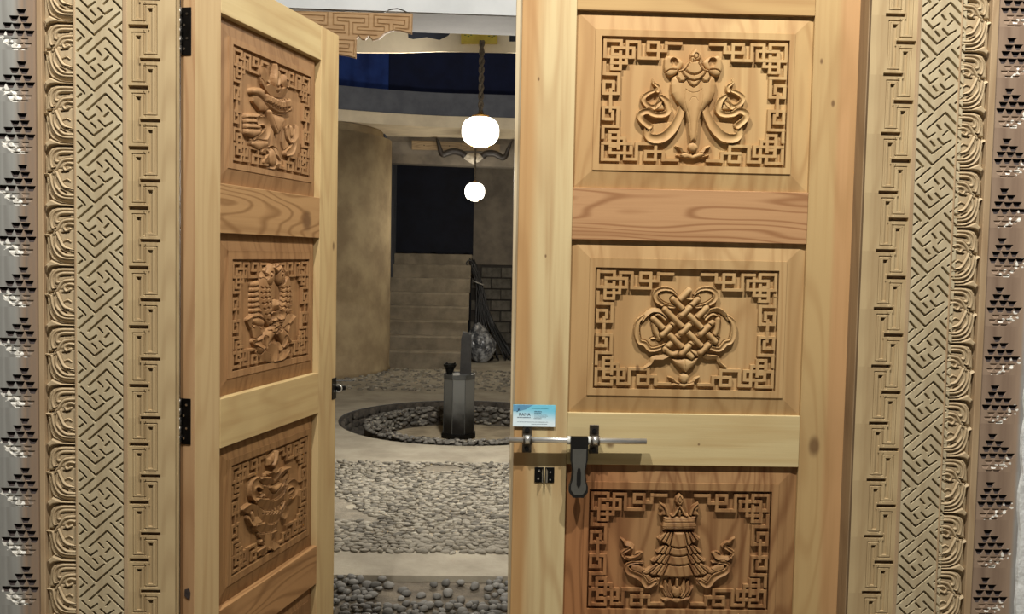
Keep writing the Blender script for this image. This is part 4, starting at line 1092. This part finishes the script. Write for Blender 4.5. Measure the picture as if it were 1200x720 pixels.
# the sunk round hearth
pit = tag(empty('sunken_fire_pit', (PX, PY, ZF)), 'round sunken fire pit ringed with grey stones in the courtyard floor', 'fire pit')
k = MB(); n = 72
prof = [(PR+.002, -.004), (PR-.02, -.10), (PR-.09, -.21), (0.01, -.21)]
k.lathe([(r*(1), z) for r, z in prof], n=n, cap=False)
k.build('pit_wall', M_earth, pit, smooth=False)
k = MB(); k.lathe([(.93, -.168), (.5, -.172), (.01, -.170)], cx=.0, cy=-.24, n=48, cap=False); k.build('hearth_floor', plain('ash_floor', (172, 158, 132), (136, 124, 102), 5, .95, .6, 30, dist=.008), pit)
RO, RI = 1.075, .885; ringc = (0.02, -.235)
k = MB(); k.lathe([(RO-.02, -.21), (RO-.025, -.012), (RI+.035, -.012), (RI+.025, -.21)], cx=ringc[0], cy=ringc[1], n=64, cap=False); k.build('mortar_core', M_earth, pit)
cnt = 0
for row, (rr_, zz, nn, sx_, sy_, sz_) in enumerate(((RO-.035, .004, 84, .036, .030, .019), (RI+.035, .0, 70, .036, .032, .020), ((RO+RI)/2, .012, 66, .032, .028, .015),
                                  (RI+.02, -.055, 50, .046, .03, .026), (RI+.02, -.110, 46, .048, .03, .027))):
    for j in range(nn):
        w = 2*PI*(j+rnd.uniform(-.2, .2))/nn
        if row >= 3 and math.sin(w) < -.35: continue
        cnt += 1
        o = bpy.data.objects.new('stone', ST_ring[rnd.randrange(7)]); o.parent = pit
        o.location = (ringc[0]+rr_*math.cos(w)+rnd.uniform(-.008, .008), ringc[1]+rr_*math.sin(w)+rnd.uniform(-.008, .008), zz+rnd.uniform(-.008, .008))
        o.scale = (sx_*rnd.uniform(.85, 1.2), sy_*rnd.uniform(.8, 1.15), sz_*rnd.uniform(.8, 1.15)); o.rotation_euler = (rnd.uniform(-.2, .2), rnd.uniform(-.2, .2), w+PI/2); COL.objects.link(o)
rk = []
for j in range(64):
    w = 2*PI*j/64+rnd.uniform(-.04, .04)
    if math.sin(w) < -.3: continue
    for zz in (-.05, -.13): rk.append((PR*math.cos(w)*.965, PR*math.sin(w)*.965, zz, .075*rnd.uniform(.8, 1.2), .03, .05, w+PI/2, 's'))
stuff_of('rim_rubble', rk, [M_earth], pit)
rk = []
for j in range(620):
    w = rnd.uniform(0, 2*PI); q_ = rnd.random(); top_ = q_ < .6
    if not top_ and math.sin(w) < -.35: continue
    rr_ = rnd.uniform(RI+.02, RO-.02) if top_ else RI+.012; r0 = rnd.uniform(.012, .024)
    rk.append((ringc[0]+rr_*math.cos(w), ringc[1]+rr_*math.sin(w), rnd.uniform(.006, .024) if top_ else rnd.uniform(-.15, -.01), r0*1.3, r0, r0*.7, w+PI/2+rnd.uniform(-.6, .6), 's'))
stuff_of('ring_rubble', rk, [M_ring, plain('ring_chip', (142, 138, 128), (104, 100, 92), 16, .85, .5, 50, dist=.005), M_earth], pit)

# the stove in the pit
SX, SY = -.275, 7.30
M_stove = plain('dark_sheet_steel', (96, 98, 97), (70, 72, 72), 5, .38, .15, 30, metal=.55, dist=.003)
mS, ntS, NS, LS_, PS = nodes_of('stove_steel')
tcs = NS.new('ShaderNodeTexCoord').outputs['Object']; sps = NS.new('ShaderNodeSeparateXYZ'); LS_.new(tcs, sps.inputs[0])
zz_ = mth(NS, LS_, 'ADD', sps.outputs[2], mth(NS, LS_, 'MULTIPLY', mth(NS, LS_, 'SUBTRACT', noise_n(NS, LS_, tcs, 7, 4), .5), .25))
LS_.new(mixc(NS, LS_, smooth(NS, LS_, zz_, .10, .46), lin((24, 23, 23)), lin((112, 114, 112))), PS.inputs['Base Color'])   # darker towards the foot
PS.inputs['Metallic'].default_value = .45; PS.inputs['Roughness'].default_value = .42
stove = tag(empty('drum_stove', (SX, SY, -.42)), 'eight-sided dark metal stove standing in the round fire pit', 'stove')
k = MB(); ph = PI/8
k.lathe([(.172, .055), (.168, .60), (.170, .66), (.150, .664), (.02, .664)], n=8, ph=ph); k.build('drum', mS, stove)
MB().lathe([(.190, .012), (.190, .050), (.176, .060), (.160, .060), (.160, .012)], n=8, ph=ph).build('foot_rim', M_iron, stove)
MB().lathe([(.1745, .625), (.1745, .672), (.164, .672), (.164, .625)], n=8, ph=ph, cap=False).build('top_rim', M_stove, stove)
for w in (ph+PI/4*5, ph+PI/4*6, ph+PI/4*4, ph+PI/4*7):
    MB().tube([(.171*math.cos(w), .171*math.sin(w), .06), (.169*math.cos(w), .169*math.sin(w), .625)], .0045, 6).build('seam', M_stove, stove)
for sx_ in (-.10, 0, .10): MB().box(sx_-.014, sx_+.014, -.14, -.11, 0, .014).build('foot', M_iron, stove)
cp = MB(); cp.add([(.002, -.03, .664), (.120, -.03, .664), (.120, .09, .664), (.002, .09, .664), (.010, -.03, 1.04), (.028, -.03, 1.11), (.115, -.03, 1.09), (.115, .09, 1.09), (.010, .09, 1.04), (.028, .09, 1.11)],
                  [(0, 1, 6, 5, 4), (1, 2, 7, 6), (2, 3, 8, 9, 7), (3, 0, 4, 8), (4, 5, 9, 8), (5, 6, 7, 9), (0, 3, 2, 1)])
cp.build('flue_box', plain('grey_flue_iron', (44, 43, 42), (30, 29, 28), 12, .6, .3, 40, metal=.4, dist=.003), stove)
bl = tag(empty('coal_bowl', (SX-.103, SY-.03, .246)), 'small black iron bowl on top of the drum stove', 'bowl')
MB().lathe([(.028, 0), (.034, .012), (.052, .070), (.066, .085), (.068, .108), (.060, .108), (.056, .085), (.040, .03), (.01, .02)], n=14).build('bowl_body', M_iron, bl, smooth=False)
for w in (.4, 2.2, 4.0, 5.4): MB().box(.055*math.cos(w)-.010, .055*math.cos(w)+.010, .055*math.sin(w)-.006, .055*math.sin(w)+.006, .105, .122).build('lug', M_iron, bl)

# round tower
twc, twr = (-3.02, 11.62), 1.56
k = MB(); k.lathe([(twr+.02, 0), (twr, .06), (twr-.005, 1.2), (twr-.01, 3.41), (twr-.12, 3.42), (twr-.14, 3.54)], n=72); tw = k.build('wall_1', M_tower, None, (twc[0], twc[1], ZF), smooth=True); tw['kind'] = 'structure'
# stairs
st = tag(empty('staircase', (-1.0, 11.68, ZF)), 'rough concrete stairs climbing beside the round tower wall', 'stairs', kind='structure')
nos = [ZF, .023, .231, .448, .661, .868, 1.095, 1.315, 1.497]
for i in range(8):
    y0 = 11.68+.28*i
    k = MB(); xs0, xs1 = -1.80, -.303+.003*i+rnd.uniform(-.006, .006)
    n = 12; vs = []; fs = []
    for j in range(n+1):
        x = xs0+(xs1-xs0)*j/n; wv_ = .006*noise.noise(Vector((x*6, i*2.1, 0)))
        vs += [(x, y0+wv_, nos[i]), (x, y0-.010+wv_*1.5, nos[i+1]-.025), (x, y0+.006, nos[i+1]+wv_), (x, y0+.29, nos[i+1]), (x, y0+.29, nos[i])]
    for j in range(n):
        for q in range(5): a_ = 5*j; fs.append((a_+q, a_+(q+1) % 5, a_+5+(q+1) % 5, a_+5+q))
    fs += [(0, 1, 2, 3, 4), tuple(5*n+q for q in (4, 3, 2, 1, 0))]
    vs = [(x+1.0, y-11.68, z-ZF) for x, y, z in vs]
    MB().add(vs, fs).build('step', M_step, st)
MB().box(-.8, .69, .30, 2.26, 0, .27).build('stair_core', M_step, st) if False else None
MB().box(-1.85, -1.60, 11.9, 14.0, ZF, 3.3).build('wall_2', plain('stair_shade_render', (74, 80, 92), (56, 60, 70), 3, .92, .4, 18), None)['kind'] = 'structure'  # bluish stairwell shade put into this wall's colour
# back wall: render above, concrete blocks below
bw = empty('wall_3', (0, 13.9, ZF)); bw['kind'] = 'structure'
MB().box(-.283, 3.0, 0, .2, 1.58, 3.8).build('plaster_face', M_greyp, bw)
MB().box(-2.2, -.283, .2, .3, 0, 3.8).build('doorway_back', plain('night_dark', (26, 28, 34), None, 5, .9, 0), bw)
MB().box(-.283, 3.0, .03, .2, 0, 1.58).build('mortar', plain('dark_mortar', (60, 56, 52), None, 9, .95, .5, 40), bw)
M_blk = plain('concrete_block', (104, 100, 92), (78, 75, 69), 9, .93, .6, 40, dist=.006, rnd=.2)
bmesh_b = MB().box(-.168, .168, -.1, .1, -.085, .085, .008).mesh('block')
bmesh_b.materials.append(M_blk)
for r in range(8):
    for j in range(9):
        x = -.283+.17+j*.355+(.17 if r % 2 else 0)
        if x > 2.8: continue
        o = bpy.data.objects.new('block', bmesh_b); o.parent = bw; o.location = (x+rnd.uniform(-.006, .006), .10+rnd.uniform(-.012, .006), .10+r*.192); o.rotation_euler = (0, rnd.uniform(-.008, .008), rnd.uniform(-.02, .02)); COL.objects.link(o)
# dark tarpaulin hung in the doorway at the head of the stairs
M_tarp = plain('dark_blue_tarp', (15, 20, 34), (9, 12, 23), 3, .95, .3, 12, dist=.02)
def cloth(name, x0, x1, y, z0, z1, mat, amp, freq, parent=None, nx=60, nz=24, rag=.01, bow=0.0):
    vs = []; fs = []
    for j in range(nz+1):
        for i in range(nx+1):
            u_, v_ = i/nx, j/nz; x = x0+(x1-x0)*u_
            vs.append((x, y+amp*math.sin(x*freq+1.3*math.sin(x*3))*(1-.4*v_)+amp*.8*noise.noise(Vector((x*2, v_*3, y)))+bow*(u_-.5)**2, z0+(z1-z0)*v_+(rag*noise.noise(Vector((x*9, 0, j))) if j == 0 else 0)))
    for j in range(nz):
        for i in range(nx): a_ = j*(nx+1)+i; fs.append((a_, a_+1, a_+nx+2, a_+nx+1))
    o = MB().add(vs, fs).build(name, mat, parent, smooth=True); md = o.modifiers.new('thick', 'SOLIDIFY'); md.thickness = .004; return o
tp = cloth('tarpaulin', -1.62, -.262, 13.84, 1.505, 3.05, M_tarp, .02, 7, rag=.05); tag(tp, 'dark blue tarpaulin hung at the head of the stairs', 'tarpaulin')

# lintel beam over the stairs with its plank, then the ox skull
bmT = MB().prism([(-2.2, 2.905), (3.0, 2.835), (3.0, 3.3), (-2.2, 3.3)], 12.2, 12.55).build('wall_4', M_greyp); bmT['kind'] = 'structure'
plk = tag(empty('plank', (-.83, 12.17, 3.17)), 'unpainted plank nailed along the concrete lintel beside the horned skull', 'plank')
W_pl = wood('rough_plank', (176, 152, 116), (132, 106, 76), axis='X', seed=81, rings=7, ring_amt=.5)
MB().prism([(-.38, .072), (.375, .062), (.375, -.062), (-.38, -.070)], -.012, .03).build('board', W_pl, plk)
MB().prism([(.380, .060), (.98, .045), (.98, -.070), (.380, -.066)], -.010, .03).build('board', W_pl, plk)
for x in (-.19, .20, .66): MB().tube([(x, -.014, 0), (x, -.010, 0)], .008, 8).build('nail', M_iron, plk)
sk = tag(empty('horned_skull', (-.255, 12.1, 2.98)), 'white ox skull with long dark upswept horns mounted on the lintel', 'skull')
M_bone = plain('bone', (214, 206, 190), (176, 166, 148), 14, .7, .4, 40, dist=.004)
bm_ = bmesh.new(); bmesh.ops.create_icosphere(bm_, subdivisions=3, radius=1)
for v in bm_.verts:
    x, y, z = v.co
    wd_ = .150 if z > -.1 else .150*(1+z*.55)
    eye = min(math.hypot(x-.62, z-.15), math.hypot(x+.62, z-.15)); dent = max(0, .30-eye)*.12 if y < 0 else 0
    v.co = Vector((x*wd_*(1+.06*noise.noise(v.co*3)), y*.06+dent-.01, z*.088+.008*noise.noise(v.co*4)-.012*(abs(x) < .35 and z > .4)))
me = bpy.data.meshes.new('skull'); bm_.to_mesh(me); bm_.free(); link('skull', me, M_bone, sk, smooth=True)
M_horn = plain('dark_horn', (52, 46, 42), (34, 30, 28), 16, .5, .2, 40, dist=.003)
P1 = [(-.125, -.01, .030), (-.19, -.015, .078), (-.30, -.02, .100), (-.40, -.02, .075), (-.465, -.03, .045), (-.50, -.03, .085), (-.525, -.03, .17), (-.56, -.03, .27), (-.575, -.03, .30)]
P2 = [(.135, -.01, .028), (.20, -.015, .075), (.31, -.02, .082), (.40, -.02, .045), (.455, -.03, .018), (.50, -.03, .055), (.52, -.03, .12), (.56, -.03, .22), (.595, -.03, .29)]
for PP in (P1, P2):
    pp = catmull(PP, 5); rs_ = list(np.interp(np.linspace(0, 1, len(pp)), [0, .3, .6, .8, 1], [.052, .050, .042, .028, .006]))
    MB().tube(pp, rs_, 12).build('horn', M_horn, sk, smooth=True)

# curved gallery slab, parapet and blue sheeting above it
def curve_y(x): return 11.0+.03*(x+.8)-.19*(max(0, -.6-x))**1.6
def slab(name, z0, z1, off, back, mat, kind='structure', nx=64):
    vs = []; fs = []
    for i in range(nx+1):
        x = -6+9*i/nx if i else -6
        x = max(-6, min(3, x)); y = curve_y(x)+off
        vs += [(x, y, z0), (x, y, z1), (x, y+back, z1), (x, y+back, z0)]
    for i in range(nx):
        a_ = 4*i
        for q in range(4): fs.append((a_+q, a_+(q+1) % 4, a_+4+(q+1) % 4, a_+4+q))
    fs += [(0, 1, 2, 3), (4*nx+3, 4*nx+2, 4*nx+1, 4*nx)]
    o = MB().add(vs, fs).build(name, mat, None); o['kind'] = kind; return o
slab('ceiling_1', 3.30, 3.46, 0, 3.4, M_cream)
slab('wall_5', 3.46, 3.80, .10, .15, plain('grey_parapet', (98, 101, 108), (84, 87, 95), 5, .9, .5, 20, dist=.006))
M_bluA = plain('dark_blue_sheet', (13, 24, 56), (8, 16, 42), 3, .95, .2, 12, dist=.01)
M_bluB = plain('blue_sheet', (30, 58, 124), (18, 38, 92), 3, .9, .2, 12, dist=.01)
t1 = cloth('blue_sheeting', -4.2, -1.52, 11.62, 3.6, 4.76, M_bluB, .018, 26, nx=120); tag(t1, 'bright blue plastic sheeting hung above the gallery, left of the dark sheet', 'sheeting', 'plastic sheets above the gallery')
t2 = cloth('blue_sheeting', -1.53, 2.6, 11.68, 3.6, 4.76, M_bluA, .012, 14, nx=120); tag(t2, 'very dark blue sheeting hung above the gallery, behind the pendant lamp', 'sheeting', 'plastic sheets above the gallery')
# cream cross beam with a broken top edge, and the near white beam
b2 = [(-2.6, 3.035), (-.713, 3.072), (-.40, 3.090), (.199, 3.095), (2.6, 3.11), (2.6, 3.6), (.60, 3.6), (.60, 3.185), (.136, 3.181), (.135, 3.6), (-.315, 3.6), (-.315, 3.254), (-.347, 3.213), (-.414, 3.179), (-.515, 3.198), (-.621, 3.180), (-.66, 3.19), (-.70, 3.6), (-2.6, 3.6)]
MB().prism(b2, 5.0, 5.018).build('ceiling_2', M_cream)['kind'] = 'structure'
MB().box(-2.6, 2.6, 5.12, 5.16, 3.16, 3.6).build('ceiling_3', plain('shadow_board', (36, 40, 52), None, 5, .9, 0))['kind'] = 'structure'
MB().prism([(-3.0, 2.905), (3.0, 2.855), (3.0, 3.6), (-3.0, 3.6)], 2.99, 3.46).build('ceiling_4', M_white2)['kind'] = 'structure'
MB().prism([(-3.0, 2.899), (3.0, 2.849), (3.0, 2.8545), (-3.0, 2.9045)], 3.0, 3.46).build('ceiling_6', plain('shaded_soffit', (112, 110, 106), (98, 96, 92), 2, .95, .2, 20))['kind'] = 'structure'  # thin slab added, its grey paints the beam's underside as shaded
MB().box(-4.7, 2.7, 3.0, 13.6, 4.75, 4.85).build('ceiling_5', plain('dark_boards', (40, 38, 38), None, 5, .9, 0))['kind'] = 'structure'
MB().box(-4.9, -4.7, .2, 12, ZF, 4.8).build('wall_6', M_tower)['kind'] = 'structure'
MB().box(2.7, 2.9, .2, 14, ZF, 4.8).build('wall_7', M_tower)['kind'] = 'structure'

# carved bracket under the near beam
RELIEF = 1.0
bk = tag(empty('carved_bracket', (-.80, 2.96, 2.74)), 'carved pine bracket with key pattern under the white beam', 'bracket')
ux = .75/1200
mpb = lambda x, y: (-.376+x*ux, .160-y*(.335/542)+x*ux*.0265)
outl = [(-700, 46), (1152, 85), (1148, 272), (1050, 245), (980, 238), (905, 265), (845, 318), (790, 330), (757, 290), (722, 325), (690, 322), (664, 290), (645, 316), (640, 492), (560, 470), (475, 458), (300, 470), (-700, 420)]
c = Carve(-.95, .36, -.16, .14, .0020, mpb, ux, bg=0)
c.poly(outl, .012, 'flat', groove=0)
GL = [[(432, 88), (755, 98), (755, 214), (650, 214), (650, 238), (895, 250), (895, 214), (800, 208), (800, 106), (1122, 120), (1116, 232), (1000, 222)],
      [(470, 124), (716, 134), (716, 176), (610, 172), (610, 276), (830, 288)], [(470, 124), (470, 156), (575, 162), (575, 284)],
      [(432, 88), (432, 190), (532, 196), (532, 240), (330, 226)], [(380, 262), (545, 268)], [(835, 138), (1082, 154), (1080, 198), (975, 186), (975, 234)],
      [(835, 138), (835, 178), (940, 186), (940, 240)], [(380, 76), (380, 196), (270, 188)], [(130, 98), (354, 110), (350, 160), (236, 146)],
      [(470, 326), (626, 334), (620, 466)], [(470, 364), (580, 370), (576, 408), (470, 400)], [(470, 432), (602, 442)], [(60, 70), (380, 76)], [(-100, 120), (60, 130), (60, 200), (-80, 190)]]
for g_ in GL: c.cut(g_, 5.0, .007, curve=False)
W_bk = wood('bracket_pine', (204, 166, 120), (168, 126, 82), axis='X', seed=91, rings=5, ring_amt=.3)
link('bracket_face', c.mesh('bracket_relief', 0), W_bk, bk)
MB().prism([mpb(x, y) for x, y in outl], -.004, .016).build('bracket_body', W_bk, bk)
cz = MB().box(-1.92, -1.66, 3.03, 3.26, ZF, 2.86, .01).build('wooden_post', wood('post_pine', (196, 158, 112), (150, 112, 72), seed=92)); tag(cz, 'square timber post under the carved bracket, behind the open leaf', 'post')
cb = MB(); cpts = [mpb(x, y) for x, y in ((-200, 8), (60, 28), (330, 40), (520, 52), (560, 46), (640, 52), (720, 50), (800, 62), (890, 60), (935, 38), (1005, 26), (1060, 42), (1105, 66), (1130, 72))]
cb.tube([(x-.80, 2.985, z+2.74) for x, z in cpts], .0022, 6)
tag(cb.build('power_cable', M_plastic), 'thin dark cable sagging along the white beam above the bracket', 'cable')

# pendant lamps
def pendant(x, y, zc, r, hh, ztop, label, thick):
    L0 = tag(empty('pendant_lamp', (x, y, zc)), label, 'lamp', 'globe pendant lamps in the courtyard')
    pr_ = []
    for i in range(17):
        t_ = -PI/2+PI*i/16; pr_.append((max(.004, r*abs(math.cos(t_))**.62), hh*math.copysign(abs(math.sin(t_))**.92, math.sin(t_))))
    MB().lathe(pr_, n=36).build('glass_globe', M_globe, L0, smooth=True)
    MB().lathe([(r*.46, hh*.93), (r*.46, hh*1.08), (r*.30, hh*1.12), (r*.10, hh*1.25), (.008, hh*1.4)], n=24).build('top_cap', M_gold, L0, smooth=False)
    MB().lathe([(r*.50, -hh*.90), (r*.52, -hh*1.0), (r*.44, -hh*1.0), (r*.44, -hh*.90)], n=24, cap=False).build('bottom_ring', M_gold, L0)
    MB().lathe([(r*.42, -hh*.96), (r*.34, -hh*1.08), (.01, -hh*1.10)], n=24).build('bottom_glass', M_globe, L0)
    # two-strand twisted rope
    z0_, z1_ = hh*1.2, ztop-zc
    for s_ in (0, PI):
        n_ = int((z1_-z0_)/.009)
        MB().tube([(thick*.5*math.cos(s_+k_*.42), thick*.5*math.sin(s_+k_*.42), z0_+(z1_-z0_)*k_/n_) for k_ in range(n_+1)], thick*.62, 6).build('rope_strand', M_rope, L0, smooth=True)
    return L0
M_globe = glow('lit_milk_glass', (1, .93, .78, 1), 5.5)
M_gold = plain('brass', (190, 142, 70), (150, 106, 48), 20, .35, .1, 40, metal=.8, dist=.001)
M_rope = plain('grey_rope', (104, 94, 80), (74, 66, 56), 60, .9, .4, 90, dist=.002)
pendant(-.078, 4.9, 2.462, .146, .112, 3.16, 'lit white globe pendant lamp on a thick rope, the nearer and larger one', .021)
pendant(-.215, 11.5, 2.432, .148, .128, 3.30, 'lit white globe pendant lamp hanging before the horned skull, the farther one', .014)
lamp('courtyard_bulb', (-.078, 4.9, 2.10), COURT_W, (1, .95, .87), .12)
lamp('courtyard_bulb', (-.215, 11.5, 2.10), COURT_W*.12, (1, .90, .74), .12)
pq = tag(empty('ceiling_plate', (-.10, 4.975, 3.197)), 'yellow painted wooden plate that carries the nearer lamp rope', 'plate')
MB().prism([(-.145, .046), (.14, .046), (.142, -.040), (-.142, -.046)], -.03, .022).build('plate_board', plain('yellow_paint', (196, 176, 66), (172, 150, 52), 8, .7, .2, 30), pq)
for x, z in ((-.11, .012), (-.085, .004), (-.065, .014), (.075, .010), (.10, .0), (.115, .012)): MB().box(x-.008, x+.008, -.0315, -.029, z-.004, z+.004).build('green_mark', plain('green_paint', (96, 112, 50), None, 9, .7, 0), pq)

# bundle of black pipes, and the plastic sack
pb = tag(empty('pipe_bundle', (.05, 13.1, ZF)), 'bundle of thin black pipes tied and leaning on the block wall', 'pipes')
M_pipe = plain('black_pipe', (36, 36, 38), (22, 22, 24), 8, .4, .1, 30, dist=.002)
for j in range(30):
    bx0, tx = rnd.uniform(-.20, .46), rnd.uniform(-.05, .05)
    top = (-.33+tx*.8-.0, .45+rnd.uniform(-.06, .04), 1.62+rnd.uniform(-.14, .08)); tie = (-.20+tx, .30+rnd.uniform(-.04, .04), 1.27)
    bot = (bx0, -.05+rnd.uniform(-.12, .3), .01)
    mid = ((tie[0]+bot[0])/2-.03+rnd.uniform(-.05, .03), .15, .62)
    MB().tube(catmull([top, tie, mid, bot], 5), .012, 6).build('pipe', M_pipe, pb, smooth=True)
k = MB(); k.tube([(-.20+.10*math.cos(w)*.95, .30+.09*math.sin(w), 1.27-.035*math.cos(w)) for w in [2*PI*q/24 for q in range(25)]], .012, 6, cap=False); k.build('tie', plain('pale_strap', (170, 168, 162), None, 9, .6, 0), pb, smooth=True)
k = MB(); k.tube([(-.36+.055*math.cos(w), .38, 1.60+.05*math.sin(w)) for w in [2*PI*q/16 for q in range(17)]], .012, 6, cap=False); k.build('pipe_coil', M_pipe, pb, smooth=True)
bm_ = bmesh.new(); bmesh.ops.create_icosphere(bm_, subdivisions=5, radius=1)
for v in bm_.verts:
    p = v.co.copy(); z = p.z
    w_ = .225*(1-.42*max(0, z)**1.2)
    cr = 1+.16*abs(noise.noise(p*2.4))+.09*abs(noise.noise(p*5.5+Vector((3, 1, 2))))*1.4
    v.co = Vector((p.x*w_*cr-.06*max(0, z), p.y*.17*cr, (z*.325+.31)*(1+.05*noise.noise(p*3)))); v.co.z = max(v.co.z, .004)
me = bpy.data.meshes.new('sack'); bm_.to_mesh(me); bm_.free()
mP, ntP, NP, LP_, PP_ = nodes_of('crumpled_plastic'); tcp = NP.new('ShaderNodeTexCoord').outputs['Object']
nn_ = smooth(NP, LP_, noise_n(NP, LP_, tcp, 9, 5, .65), .42, .62)
LP_.new(mixc(NP, LP_, nn_, lin((70, 72, 76)), lin((168, 170, 172))), PP_.inputs['Base Color']); PP_.inputs['Roughness'].default_value = .28
sack = link('plastic_sack', me, mP, None, (-.085, 12.72, ZF), smooth=False); tag(sack, 'crumpled grey plastic sack on the ground beside the stairs', 'sack')
